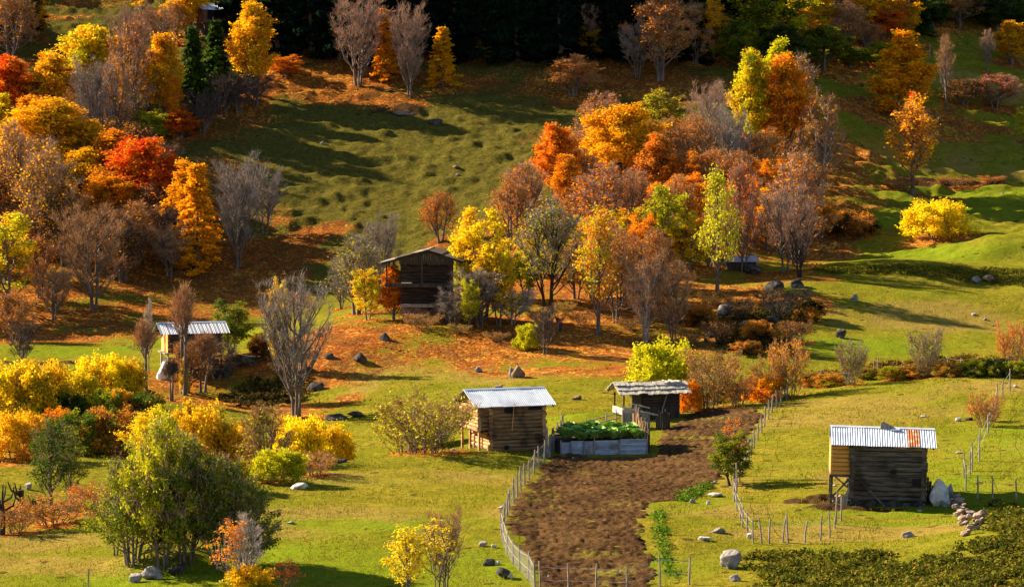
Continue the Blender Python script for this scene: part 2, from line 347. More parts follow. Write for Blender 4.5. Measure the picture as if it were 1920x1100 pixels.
def make_kind(seed, Ht=10., Rr=3., prof='egg', t0=.18, stems=1, spread=.2, nprim=28, nsec=6, lift=.3, sec=.32, per=38, sig=.42, leaf=.26,
              trunk_r=.16, twig=0, twl=.8, tww=.014, leafy=True, sparse=0., flat=.7, droop=0, knob=False, ragged=.22, up2=.45):
    """returns trunk mesh data, leaf mesh data, twig mesh data (V,F) for one individual"""
    rng = np.random.default_rng(seed); K = 8; tt = np.linspace(0, 1, K); S = []
    for k in range(stems):
        az = 2 * np.pi * (k + rng.random() * .6) / stems; sp = spread * Rr * (0 if stems == 1 else (.5 + .6 * rng.random()))
        top = np.array([math.cos(az) * sp * 2.2, math.sin(az) * sp * 2.2, Ht * (.95 if k == 0 else .72 + .22 * rng.random())]); b0 = np.array([math.cos(az), math.sin(az), 0]) * (0 if stems == 1 else .12 + .03 * stems)
        wob = np.cumsum(rng.normal(size=(K, 3)) * np.array([.10, .10, 0]) * Ht / 10, 0)
        S.append(b0 + np.outer(tt ** (.8 if stems > 1 else 1), top - b0) * np.array([1, 1, 0]) + np.outer(tt, [0, 0, top[2]]) + wob * tt[:, None])
    S = np.array(S); S[:, 0, 2] = -.5
    sr = trunk_r * (1.12 - tt) ** .8 * (1 if stems == 1 else .75); sr = np.repeat(sr[None], stems, 0) * (1 if stems == 1 else rng.uniform(.6, 1, (stems, 1))); sr[:, 0] *= 1.5
    def on(P, idx, t):
        f = t * (P.shape[1] - 1); i = np.clip(f.astype(int), 0, P.shape[1] - 2); w = (f - i)[:, None]
        return P[idx, i] * (1 - w) + P[idx, i + 1] * w
    n = nprim; si = np.arange(n) % stems; t = t0 + (.94 - t0) * (np.arange(n) + rng.random(n)) / n; t = np.clip(t, 0, .96)
    ts = t * .82 if droop <= 0 else t
    A = on(S, si, ts); az = np.arange(n) * 2.39996 + rng.normal(size=n) * .3
    if stems > 1:
        saz = np.arctan2(S[si, -1, 1], S[si, -1, 0]); az = np.where(rng.random(n) < .6, saz + rng.normal(size=n) * .8, az)
    t2 = np.clip(t + lift * (1 - t) * rng.uniform(.4, 1.1, n), 0, .99); rr = Rr * PROF[prof](t2) * rng.uniform(1 - ragged, 1.06, n)
    E = np.stack([np.cos(az) * rr, np.sin(az) * rr, t2 * Ht], 1)
    if droop > 0: E[:, 2] = A[:, 2] - droop * rr + .15 * rr
    else: E[:, :2] += on(S, si, ts)[:, :2] * .35
    M = A * .45 + E * .55; M[:, 2] = A[:, 2] + (E[:, 2] - A[:, 2]) * (.32 if droop <= 0 else .25)
    s = np.linspace(0, 1, 6)[None, :, None]; P1 = A[:, None] * (1 - s) ** 2 + 2 * M[:, None] * s * (1 - s) + E[:, None] * s ** 2
    P1[:, 1:] += rng.normal(size=(n, 5, 3)) * .035 * Ht / 10 * 2
    L1 = np.linalg.norm(E - A, axis=1); r1 = np.clip(.014 * L1 + .012, .015, trunk_r * .5)[:, None] * (1.1 - s[0, :, 0])[None] ** .8
    m = n * nsec; pi = np.repeat(np.arange(n), nsec); s2 = rng.uniform(.28, 1, m); A2 = on(P1, pi, s2)
    tan = nrm(E - A)[pi]; D2 = nrm(tan * .8 + rng.normal(size=(m, 3)) * .75 + np.array([0, 0, up2 if droop <= 0 else -.1]))
    if droop > 0: D2[:, 2] *= .35
    L2 = np.clip(sec * Rr * (1.25 - .6 * s2) * rng.uniform(.6, 1.2, m), .15, None) * (np.clip(L1[pi] / (.8 * Rr), .35, 1.1)); E2 = A2 + D2 * L2[:, None]
    M2 = (A2 + E2) / 2 + rng.normal(size=(m, 3)) * .05 * L2[:, None]; P2 = np.stack([A2, M2, E2], 1); r2 = np.outer(np.full(m, .022 * Ht / 10), [1, .7, .3])
    V0, F0 = tubes_np(S, sr, 7); V1, F1 = tubes_np(P1, r1, 5); V2, F2 = tubes_np(P2, r2, 3)
    V = np.concatenate([V0, V1, V2]); F = np.concatenate([F0, F1 + len(V0), F2 + len(V0) + len(V1)])
    res = [(V, [F]), None, None]; cen = np.array([0, 0, Ht * .45])
    if leafy:
        Cn = np.concatenate([E2, M2, P1[:, -1], P1[:, 4], on(P1, np.arange(n), np.full(n, .6))])
        if stems == 1 and droop <= 0: Cn = np.concatenate([Cn, S[0, -1:] + rng.normal(size=(4, 3)) * .3])
        if sparse: Cn = Cn[rng.random(len(Cn)) > sparse]
        v, f = leaves_np(rng, Cn, per, sig, leaf, cen, flat); res[1] = (v, [f])
    if twig:
        q = np.repeat(np.arange(m), twig); s3 = rng.uniform(.15, 1, len(q)); A3 = on(P2, q, s3)
        D3 = nrm(D2[q] * .7 + nrm(rng.normal(size=(len(q), 3))) * .75 + np.array([0, 0, .55])); B3 = A3 + D3 * (twl * rng.uniform(.5, 1.2, (len(q), 1)))
        q4 = np.repeat(np.arange(len(q)), 3); s4 = rng.uniform(.2, .9, (len(q4), 1)); A4 = A3[q4] * (1 - s4) + B3[q4] * s4
        B4 = A4 + nrm(D3[q4] + nrm(rng.normal(size=(len(q4), 3))) * .8 + np.array([0, 0, .3])) * (twl * .5 * rng.uniform(.5, 1.2, (len(q4), 1)))
        va, fa = twigs_np(A3, B3, tww); vb, fb = twigs_np(A4, B4, tww * .7); res[2] = (np.concatenate([va, vb]), [np.concatenate([fa, fb + len(va)])])
    return res
KINDS = {
 'round':  dict(Rr=3.3, prof='egg', t0=.12, nprim=36, nsec=7, per=40, sig=.27, leaf=.20, lift=.4, ragged=.42, sparse=.12, twig=2),
 'oval':   dict(Rr=2.3, prof='oval', t0=.10, nprim=38, nsec=6, per=36, sig=.23, leaf=.19, lift=.5, ragged=.4, sparse=.12, twig=2),
 'column': dict(Rr=1.7, prof='colm', t0=.02, nprim=54, nsec=5, per=34, sig=.2, leaf=.18, lift=.3, trunk_r=.12, ragged=.32),
 'larch':  dict(Rr=2.3, prof='cone', t0=.04, nprim=76, nsec=6, per=12, sig=.15, leaf=.20, droop=.22, sec=.30, flat=.5, trunk_r=.12, ragged=.35),
 'fir':    dict(Rr=2.5, prof='cone', t0=.04, nprim=95, nsec=6, per=10, sig=.15, leaf=.30, droop=.35, sec=.26, flat=.5, trunk_r=.15, ragged=.2),
 'airy':   dict(Rr=2.5, prof='oval', t0=.15, nprim=26, nsec=6, per=12, sig=.24, leaf=.20, lift=.5, twig=4, sparse=.25, ragged=.45),
 'clumpy': dict(Rr=2.7, prof='egg', t0=.12, nprim=26, nsec=5, per=40, sig=.22, leaf=.19, lift=.4, twig=3, sparse=.3, stems=2, spread=.2, ragged=.4),
 'bare':   dict(Rr=2.5, prof='vase', t0=.14, stems=3, spread=.16, nprim=42, nsec=7, lift=.6, sec=.3, leafy=False, twig=11, twl=.75, trunk_r=.15, ragged=.3, up2=.9),
 'haze':   dict(Rr=2.5, prof='oval', t0=.12, stems=3, spread=.2, nprim=38, nsec=7, lift=.55, sec=.3, per=3, sig=.3, leaf=.17, twig=13, twl=.65, tww=.016, up2=.8),
 'wisp':   dict(Rr=2.0, prof='oval', t0=.25, stems=2, nprim=16, nsec=4, per=10, sig=.16, leaf=.16, lift=.7, twig=3, sparse=.5, trunk_r=.08, ragged=.5),
 'barethin': dict(Rr=1.5, prof='oval', t0=.2, stems=1, nprim=28, nsec=5, lift=.6, sec=.35, leafy=False, twig=9, twl=.7, trunk_r=.11, up2=.8),
 'bush':   dict(Ht=3., Rr=2.0, prof='dome', t0=.02, stems=6, spread=.3, nprim=48, nsec=5, per=22, sig=.17, leaf=.13, lift=.12, trunk_r=.05, ragged=.3, twig=1, twl=.35, tww=.008, sec=.28),
 'fanbush': dict(Ht=3., Rr=1.9, prof='vase', t0=.0, stems=9, spread=.3, nprim=54, nsec=4, per=3, sig=.15, leaf=.11, lift=.55, trunk_r=.045, twig=8, twl=.4, tww=.009, sec=.25, up2=.9),
 'poll':   dict(Ht=5., Rr=1.0, prof='egg', t0=.68, stems=2, spread=.25, nprim=26, nsec=5, leafy=False, lift=.8, trunk_r=.17, twig=10, twl=.55, tww=.013, up2=1.4, sec=.5),
 'multi':  dict(Ht=7., Rr=3.2, prof='egg', t0=.1, stems=7, spread=.26, nprim=56, nsec=6, per=34, sig=.22, leaf=.15, lift=.3, trunk_r=.12, twig=3, sparse=.58, sec=.22, ragged=.65),
}
NVAR = {'round': 4, 'oval': 4, 'column': 3, 'larch': 3, 'fir': 4, 'airy': 4, 'clumpy': 3, 'bare': 6, 'wisp': 3, 'haze': 4, 'barethin': 3, 'bush': 5, 'fanbush': 4, 'poll': 3, 'multi': 4}
_cache = {}
def kind_meshes(kind, v):
    if (kind, v) not in _cache:
        res = make_kind(1000 + 37 * v + sum(map(ord, kind)), **KINDS[kind])
        ms = []
        for nm, r, mt in (('trunk', res[0], BARK), ('crown', res[1], LEAF), ('twigs', res[2], TWIG)):
            ms.append(mesh_np(nm, r[0], r[1], mt, nm == 'trunk') if r else None)
        _cache[(kind, v)] = ms
    return _cache[(kind, v)]
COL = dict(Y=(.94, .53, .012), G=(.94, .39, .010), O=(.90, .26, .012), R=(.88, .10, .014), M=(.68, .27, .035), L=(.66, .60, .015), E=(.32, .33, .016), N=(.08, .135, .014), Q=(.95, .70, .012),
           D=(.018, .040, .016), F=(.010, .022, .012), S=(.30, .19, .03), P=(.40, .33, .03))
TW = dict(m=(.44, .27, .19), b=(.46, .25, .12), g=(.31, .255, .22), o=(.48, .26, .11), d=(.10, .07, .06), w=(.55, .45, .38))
_trn = [0]
def tree(kind, px, py, top, wpx, cols, label, cat='tree', name=None, tw='m', group=None, Y=None, litter=1.0, bark=None, rz=None, lean=None, ysq=1.0, sink=0):
    """a tree rooted on the ground seen at (px,py); its top reaches photo row `top`, its crown is wpx wide"""
    _trn[0] += 1; rnd = random.Random(_trn[0] * 7 + 3)
    x, y, z = ground(px, py) if Y is None else at(px, Y)
    k = y / FPX
    if Y is not None:      # row of the base as seen in the photo
        py = 550 - FPX * math.tan(math.atan2(z - CZ, y) + PITCH)
    hm = max((py - top) * k / math.cos(PITCH), .5); v = rnd.randrange(NVAR[kind]); P = KINDS[kind]
    sx = 1.22 * (wpx * k / 2) / P['Rr']; sz = hm / P.get('Ht', 10.) / 1.0
    nm = name or {'fir': 'spruce_tree', 'larch': 'larch_tree', 'bush': 'bush', 'fanbush': 'bush', 'poll': 'pollarded_tree'}.get(kind, 'tree')
    e = empty(nm, (x, y, z - sink), label, cat, group, rz if rz is not None else rnd.uniform(0, 6.28), (sx, sx * ysq, sz))
    if lean: e.rotation_mode = 'XYZ'; e.rotation_euler = (lean[1], lean[0], e.rotation_euler[2])
    for i, (n2, me) in enumerate(zip(('trunk', 'crown', 'twigs'), kind_meshes(kind, v))):
        if me is None: continue
        o = obj(n2, me, e)
        if n2 == 'trunk' and bark is not None:
            o.material_slots[0].link = 'OBJECT'; o.material_slots[0].material = bark
        if n2 == 'crown':
            a, b = (cols + cols)[:2]; j = rnd.uniform(.9, 1.1)
            o.color = (*[c * j for c in COL[a]], 1); o['second_tint'] = list(COL[b])
        if n2 == 'twigs': o.color = (*TW[tw], 1)
    if litter: MASKS['litter'].append((x + hm * .05, y, max(wpx * k * .6, 1.0), max(wpx * k * .45, 1.0), litter, 0))
    return e
# ---------------------------------------------------------------- trees and shrubs, each rooted where it stands in the photograph
T = tree
# upper left slope
T('haze', 22, 118, -15, 95, 'MF', 'brown half-bare tree in the shaded upper left corner', tw='b')
T('oval', 58, 78, -20, 60, 'DG', 'dark tree with a few gold leaves at the top left corner')
T('clumpy', 268, 30, -50, 60, 'YG', 'gold-leaved tree cut by the top edge, left of the pale roofed cabin')
T('round', 348, 66, -30, 74, 'YG', 'golden tree at the top edge just left of the cabin on the upper slope')
T('haze', 325, 80, 5, 60, 'GG', 'thin amber tree in front of the cabin on the upper slope', tw='b')
T('bare', 240, 120, 12, 62, 'M', 'bare mauve tree above the tall grey bare one on the upper left')
T('bare', 300, 110, 8, 60, 'M', 'bare brown tree between the amber tree and the top edge', tw='b')
T('haze', 248, 250, 30, 78, 'MO', 'tall bare tree with grey brown twigs between yellow and orange crowns')
T('oval', 18, 240, 105, 95, 'RO', 'bright red maple-like tree at the left edge, highest of the red trees')
T('column', 5, 300, 172, 50, 'LY', 'lime yellow narrow tree at the left edge under the red crown')
T('round', 170, 205, 50, 130, 'YL', 'large yellow crown with a green patch, highest yellow tree of the left wood')
T('oval', 215, 200, 70, 60, 'GO', 'amber tree on the right flank of the highest yellow crown')
T('oval', 98, 235, 100, 90, 'GY', 'golden tree below and left of the highest yellow crown')
T('oval', 60, 290, 178, 80, 'OG', 'orange tree right of the lime yellow tree on the left edge')
T('oval', 306, 232, 62, 80, 'GY', 'amber orange oval tree left of the two dark green spruces')
T('oval', 326, 250, 140, 40, 'GO', 'amber tree leaning out right of the amber oval tree')
T('fir', 362, 200, 36, 72, 'ND', 'dark green spruce, left one of the pair by the golden tree', litter=0)
T('fir', 406, 186, 28, 72, 'ND', 'green spruce, right one of the pair by the golden tree', litter=0)
T('oval', 474, 178, 6, 84, 'YG', 'golden yellow tree standing alone right of the two spruces')
T('clumpy', 535, 146, 104, 68, 'OO', 'low orange shrub at the forest edge right of the golden yellow tree', 'shrub', 'bush')
T('bare', 448, 212, 150, 60, 'M', 'dark bare thicket tree under the two spruces', tw='d')
T('bare', 480, 200, 140, 60, 'M', 'bare leaning tree at the foot of the golden yellow tree', tw='d')
T('bare', 178, 290, 112, 84, 'M', 'bare grey tree in the middle of the left wood', tw='g')
T('haze', 222, 275, 105, 80, 'GM', 'bare grey mauve tree right of the grey tree in the left wood')
T('clumpy', 285, 268, 205, 84, 'LE', 'olive shrub under the tall amber oval tree', 'shrub', 'bush')
T('oval', 340, 262, 205, 60, 'RO', 'small red orange tree at the foot of the amber oval tree')
T('round', 92, 345, 185, 165, 'YG', 'huge yellow crown filling the left wood below the highest yellow tree')
T('oval', 160, 330, 225, 90, 'GY', 'golden crown between the huge yellow crown and bare grey tree')
T('oval', 212, 370, 243, 85, 'OG', 'orange crown left of the red orange round crown')
T('round', 266, 420, 258, 135, 'RO', 'red orange round crown in the middle of the left wood')
T('oval', 310, 430, 290, 80, 'RM', 'deep red crown on the right side of the red orange round crown')
T('oval', 145, 400, 310, 70, 'RO', 'small red and orange crown behind the bare trees on the left')
T('round', 208, 445, 330, 110, 'GO', 'amber crown below the orange and red crowns of the left wood')
T('column', 352, 470, 300, 70, 'GG', 'slim golden tree close behind the golden fir-shaped tree')
T('larch', 370, 508, 288, 110, 'GG', 'golden fir-shaped larch on the right edge of the left wood')
T('bare', 447, 505, 294, 92, 'M', 'bare grey tree on the dark slope right of the golden larch', tw='g')
T('bare', 498, 438, 312, 62, 'M', 'smaller bare tree right behind the bare grey tree on the dark slope', tw='g')
T('haze', 88, 490, 262, 110, 'YG', 'bare tree with tall dark trunks and thin orange leaves at far left')
T('haze', 25, 430, 232, 80, 'GY', 'thin amber tree at the left edge above the yellow green tree')
T('haze', 128, 470, 345, 80, 'GM', 'rust brown half-bare tree among the dark trunks of the left wood', tw='b')
T('bare', 174, 582, 380, 112, 'M', 'tall bare tree with two trunks on the leaf-covered lower left slope', tw='b')
T('haze', 255, 500, 380, 100, 'MO', 'dim rust brown tree on the shaded slope left of the golden larch', tw='b')
T('bare', 300, 490, 385, 80, 'M', 'dim bare tree just left of the golden larch', tw='d')
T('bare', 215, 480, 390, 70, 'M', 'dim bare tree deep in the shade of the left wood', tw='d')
T('clumpy', 18, 585, 396, 125, 'LY', 'yellow green tree with broad clumps at the left edge')
T('haze', 25, 640, 545, 75, 'MO', 'rusty brown bare shrub at the left edge below the yellow green tree', 'tree', tw='b')
T('haze', 75, 560, 440, 60, 'OM', 'rusty thin tree right of the yellow green tree on the left edge', tw='b')
# forest edge along the top
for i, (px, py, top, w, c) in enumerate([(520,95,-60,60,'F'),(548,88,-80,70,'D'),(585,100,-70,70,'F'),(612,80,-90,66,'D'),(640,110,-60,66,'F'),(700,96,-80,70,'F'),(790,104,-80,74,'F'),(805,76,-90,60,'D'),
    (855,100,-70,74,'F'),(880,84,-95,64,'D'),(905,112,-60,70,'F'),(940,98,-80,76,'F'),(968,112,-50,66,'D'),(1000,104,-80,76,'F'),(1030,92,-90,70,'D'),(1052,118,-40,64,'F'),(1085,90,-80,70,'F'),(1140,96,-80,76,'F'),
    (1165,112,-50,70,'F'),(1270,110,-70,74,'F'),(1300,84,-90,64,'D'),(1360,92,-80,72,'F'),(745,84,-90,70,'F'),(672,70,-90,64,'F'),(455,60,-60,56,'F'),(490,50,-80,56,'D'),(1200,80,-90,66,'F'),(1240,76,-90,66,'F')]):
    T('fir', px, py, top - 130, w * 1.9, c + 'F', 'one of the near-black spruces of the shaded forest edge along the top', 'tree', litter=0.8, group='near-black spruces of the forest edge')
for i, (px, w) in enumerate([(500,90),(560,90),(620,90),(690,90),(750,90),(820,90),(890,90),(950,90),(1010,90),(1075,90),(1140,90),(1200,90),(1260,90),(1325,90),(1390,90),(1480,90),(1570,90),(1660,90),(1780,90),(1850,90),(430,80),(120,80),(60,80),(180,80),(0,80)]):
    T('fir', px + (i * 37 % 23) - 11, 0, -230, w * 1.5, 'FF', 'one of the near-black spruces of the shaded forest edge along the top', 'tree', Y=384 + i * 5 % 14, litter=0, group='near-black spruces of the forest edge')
T('bare', 672, 162, -8, 92, 'M', 'large bare mauve tree against the dark forest, left of the golden larches')
T('larch', 722, 152, 8, 66, 'GO', 'golden larch between the two bare trees of the forest edge', litter=.8)
T('bare', 768, 184, 8, 62, 'M', 'bare grey tree with a dark double trunk right of the golden larch')
T('larch', 830, 164, 40, 72, 'GY', 'golden larch standing alone before the dark spruces')
T('larch', 910, 118, 22, 56, 'SS', 'faint olive larch in the dark forest edge')
T('bare', 1108, 112, 2, 60, 'M', 'bare mauve top rising behind the small yellow tree of the forest edge')
T('clumpy', 1104, 116, 48, 62, 'YS', 'small yellow tree at the forest edge above the round bare bush')
T('haze', 1074, 182, 106, 92, 'OO', 'round orange brown half-bare bush below the forest edge', 'shrub', 'bush', tw='o')
T('haze', 1238, 150, -10, 112, 'OM', 'large bare tree with orange tinted twigs before the dark forest', tw='b')
T('bare', 1196, 146, 38, 58, 'M', 'bare grey tree on the left side of the large orange tinted bare tree', tw='g')
T('haze', 1305, 120, 4, 66, 'GG', 'pale trunked tree with thin gold leaves at the forest edge')
T('clumpy', 1338, 118, -6, 66, 'GY', 'golden loose tree left of the big green and yellow crown')
T('round', 1428, 112, -26, 165, 'LN', 'big green and yellow round crown at the top of the photo')
T('round', 1372, 86, -30, 70, 'YL', 'yellow green crown on the left of the big green and yellow crown')
T('oval', 1522, 72, -26, 80, 'GL', 'gold crown at the top edge right of the big green crown')
T('round', 1545, 132, 50, 90, 'NE', 'dark green round tree under the gold crowns')
T('haze', 1585, 86, 0, 70, 'MM', 'bare brown tree between the gold crown and red crown', tw='m')
T('oval', 1612, 66, -24, 76, 'YG', 'yellow crown at the top edge above the red crown')
T('clumpy', 1655, 74, 12, 92, 'RO', 'red leaved tree at the top right among gold crowns')
T('round', 1650, 128, 82, 60, 'EE', 'olive green bushy tree below the red leaved tree')
T('round', 1595, 128, 92, 60, 'NE', 'low dark green tree left of the olive bushy tree')
T('fir', 1722, 66, -30, 64, 'DN', 'dark green conifer right of the red leaved tree at the top edge', litter=0)
T('clumpy', 1770, 40, -20, 70, 'YG', 'gold leaved tree at the top edge right of the dark green conifer')
T('round', 1835, 40, -30, 70, 'NF', 'dark green tree at the top right before the forest')
T('round', 1895, 36, -30, 80, 'FN', 'dark green tree in the top right corner')
# right slope
T('column', 1694, 218, 54, 92, 'GG', 'tall golden column-shaped tree on the right slope', ysq=1.0)
T('airy', 1711, 366, 180, 96, 'GG', 'slim gold tree with thin leaves and a bare stem, below the tall golden column', litter=1)
T('oval', 1712, 300, 172, 30, 'RO', 'small red top behind the slim gold tree', litter=0)
T('barethin', 1774, 205, 66, 40, 'M', 'small bare tree with a dark thin stem right of the tall golden column', tw='b')
T('barethin', 1851, 140, 56, 30, 'M', 'thin bare sapling near the upper right edge')
T('oval', 1898, 122, 42, 66, 'GY', 'golden tree at the right edge high on the slope')
T('haze', 1866, 202, 138, 90, 'RM', 'red tinged bare thicket on the right slope', 'shrub', 'bush')
T('haze', 1808, 198, 150, 80, 'MM', 'dim brown thicket left of the red tinged thicket', 'shrub', 'bush', tw='d')
T('clumpy', 1922, 268, 196, 36, 'LL', 'lime green tree cut by the right edge')
T('fanbush', 1690, 354, 334, 60, 'OM', 'brown low thicket around the foot of the slim gold tree', 'shrub', tw='b')
T('fanbush', 1790, 348, 332, 60, 'MM', 'brown low thicket on the bank right of the slim gold tree', 'shrub', tw='d')
T('fanbush', 1860, 344, 330, 46, 'OM', 'brown bank thicket near the right edge', 'shrub', tw='b')
T('bush', 1757, 447, 374, 104, 'QY', 'rounded golden bush alone on the green terrace', 'bush')
T('bush', 1590, 440, 395, 90, 'MF', 'dark shaded bush at the left end of the terrace', 'bush')
T('fanbush', 1615, 443, 405, 40, 'GM', 'small amber bush beside the dark shaded bush on the terrace', 'bush', tw='b')
T('column', 1456, 262, 72, 66, 'LL', 'lime green crown rising behind the yellow and orange trees')
T('oval', 1408, 290, 96, 74, 'LY', 'lemon yellow tree at the top of the wooded knoll')
T('oval', 1470, 300, 104, 92, 'OG', 'orange tree right of the lemon yellow tree')
T('haze', 1502, 270, 104, 62, 'GM', 'bare grey crowned tree behind the orange tree', tw='g')
T('haze', 1538, 350, 178, 86, 'MM', 'brown leaning tree with pale stems right of the orange tree', tw='b', bark=PALEBARK)
# wooded knoll, back to front
T('clumpy', 1243, 262, 166, 84, 'SL', 'thin olive yellow tree at the top of the wooded knoll')
T('haze', 1125, 300, 174, 92, 'OM', 'mauve and orange half-bare tree behind the big golden crown')
T('haze', 1100, 330, 240, 80, 'OM', 'bare mauve tree between the orange tree and big golden crown', bark=PALEBARK)
T('round', 1162, 352, 196, 128, 'GY', 'big golden crown in the middle of the wooded knoll')
T('oval', 1047, 384, 232, 80, 'OO', 'deep orange tree on the left side of the big golden crown')
T('oval', 1062, 410, 290, 60, 'OG', 'orange tree below the deep orange one')
T('oval', 1232, 380, 250, 74, 'OM', 'rust orange tree right of the big golden crown')
T('bare', 1332, 320, 152, 66, 'M', 'tall bare tree with a pale stem above the wooded knoll', bark=PALEBARK)
T('haze', 1300, 350, 215, 80, 'MO', 'brown half-bare tree left of the tall pale-stemmed bare tree', tw='b')
T('bare', 1375, 340, 200, 66, 'M', 'bare tree with white branches right of the tall pale-stemmed tree', tw='g', bark=PALEBARK)
T('clumpy', 1295, 425, 325, 100, 'OG', 'orange bushy tree deep in the wooded knoll')
T('clumpy', 1240, 430, 340, 80, 'OG', 'red orange low tree behind the yellow green tree of the knoll')
T('clumpy', 1440, 470, 350, 90, 'YG', 'yellow bushy tree left of the orange tree by the green terrace')
T('clumpy', 1420, 410, 300, 70, 'OG', 'amber tree behind the yellow bushy tree')
T('haze', 985, 440, 304, 92, 'OM', 'bare brown orange tree on the left side of the wooded knoll')
T('haze', 1135, 470, 310, 120, 'OO', 'bare pinkish orange tree below the big golden crown', tw='m')
T('haze', 1185, 455, 320, 80, 'MO', 'bare tree with orange leaves right of the pinkish one')
T('haze', 1490, 494, 284, 104, 'OG', 'orange tree beside the green terrace')
T('bare', 1472, 512, 345, 84, 'M', 'dark-stemmed bare tree in front of the orange tree by the terrace')
T('bare', 1500, 520, 370, 60, 'M', 'dark forked bare tree on the rock by the terrace', bark=DARKBARK)
T('haze', 1394, 512, 296, 60, 'OR', 'tall thin tree with sparse reddish leaves', tw='m')
T('airy', 1345, 548, 318, 78, 'LL', 'slender lime green tree with a straight dark stem')
T('clumpy', 1248, 500, 344, 88, 'LE', 'yellow green tree behind the bare tree cluster')
T('clumpy', 1190, 505, 385, 90, 'GL', 'amber tree between the thin bare trees of the knoll')
T('clumpy', 1290, 510, 400, 80, 'LG', 'olive yellow tree left of the slender lime tree')
T('haze', 825, 455, 360, 66, 'OO', 'small round orange brown tree behind the roof of the tall dark hut', tw='o')
T('haze', 1028, 574, 368, 116, 'LE', 'tall olive tree with thin crown left of the tall yellow birch-like tree', tw='g', bark=DARKBARK)
T('airy', 1122, 628, 380, 90, 'GL', 'tall thin yellow tree with straight stem in the knoll front')
T('haze', 1156, 606, 428, 84, 'MO', 'bare brown tree with a forked pale stem in the knoll front', tw='b')
T('bare', 1212, 640, 474, 90, 'M', 'bare many-stemmed tree, left one of the front cluster', tw='b', bark=PALEBARK)
T('bare', 1262, 640, 490, 70, 'M', 'bare many-stemmed tree, right one of the front cluster', tw='b')
T('haze', 1080, 560, 440, 70, 'GO', 'amber shrubby tree between the olive and the thin yellow tree')
T('bare', 1022, 664, 570, 50, 'M', 'small crooked bare tree on the orange leaves', tw='d')
T('bush', 990, 656, 606, 46, 'LE', 'small yellow green bush on the orange leaves', 'bush')
T('clumpy', 880, 618, 520, 44, 'LE', 'yellow green tree in front of the right corner of the tall dark hut')
T('clumpy', 905, 600, 385, 116, 'QY', 'tall yellow tree right behind the tall dark hut')
T('clumpy', 880, 560, 420, 80, 'LE', 'yellow green tree touching the roof of the tall dark hut')
T('clumpy', 935, 610, 455, 84, 'YL', 'yellow green tree with hanging lower branches right of the tall dark hut')
T('bare', 900, 612, 500, 90, 'M', 'tangle of bare grey branches below the yellow tree', tw='g')
T('bare', 960, 608, 540, 80, 'M', 'dead tree with white curved branches right of the tall dark hut', tw='w', bark=PALEBARK)
T('bare', 716, 560, 400, 60, 'M', 'thin bare tree left of the roof of the tall dark hut', tw='g')
T('haze', 668, 590, 442, 92, 'LS', 'bare grey tree with yellow leaves left of the tall dark hut', tw='g')
T('clumpy', 690, 600, 500, 60, 'YL', 'small yellow leaning tree left of the tall dark hut')
T('oval', 738, 600, 498, 54, 'OO', 'small bright orange tree against the wall of the tall dark hut')
T('clumpy', 758, 596, 540, 50, 'GO', 'amber shrub at the left corner of the tall dark hut', 'shrub', 'bush')
T('fanbush', 790, 618, 588, 60, 'SM', 'dry brambles at the foot of the stone base of the tall dark hut', 'bush', tw='b')
T('bare', 850, 616, 540, 60, 'M', 'bare grey shrub at the right front corner of the tall dark hut', 'shrub', 'bush', tw='g')
T('haze', 832, 606, 560, 50, 'EM', 'grey green shrub before the stone base of the tall dark hut', 'shrub', 'bush', tw='g')
T('bare', 640, 580, 480, 50, 'M', 'low bare grey tree at the left end of the hut knoll', tw='g')
T('clumpy', 1270, 600, 560, 50, 'EN', 'small green bush under the bare tree cluster', 'bush', 'bush')
T('clumpy', 1000, 520, 440, 60, 'GL', 'amber tree behind the tall olive tree')
T('clumpy', 985, 560, 470, 60, 'EL', 'green yellow tree right of the tall yellow tree by the hut')
T('clumpy', 1060, 470, 390, 60, 'GL', 'yellow olive tree behind the amber shrubby tree')
KN = 'one of the thin half-bare trees crowding the wooded knoll'
for i, (px, py, top, w, k, c) in enumerate([(960,470,330,70,'haze','MO'),(1010,500,400,60,'haze','OM'),(1055,500,380,70,'haze','OG'),(1090,520,400,60,'clumpy','GL'),(1110,560,450,60,'haze','OG'),(1145,540,410,60,'haze','MO'),(1180,580,440,60,'haze','OM'),
    (1205,540,400,60,'clumpy','OG'),(1230,560,430,60,'haze','MO'),(1275,470,330,70,'haze','OM'),(1310,480,370,60,'clumpy','GO'),(1330,500,400,60,'haze','GO'),(1365,480,350,60,'haze','OG'),(1400,450,330,60,'clumpy','OG'),(1380,400,280,60,'haze','OM'),(1340,390,280,70,'haze','OG'),
    (1290,390,280,70,'clumpy','OM'),(1215,330,230,60,'haze','OM'),(1265,320,220,60,'haze','GM'),(1090,380,280,60,'haze','OM'),(1195,420,330,60,'haze','OO'),(1100,430,330,60,'haze','OM'),(1420,350,250,60,'haze','OG'),(1455,380,300,60,'clumpy','OG'),(1440,330,240,60,'haze','GO'),(1520,400,300,60,'haze','OM'),(1540,450,370,60,'clumpy','MG'),(1350,440,350,60,'clumpy','OR')]):
    T(k, px, py, top, w * 1.1, c, KN, tw='b', group='thin half-bare trees of the wooded knoll')
LW = 'one of the brown bare trees crowding the shaded left wood'
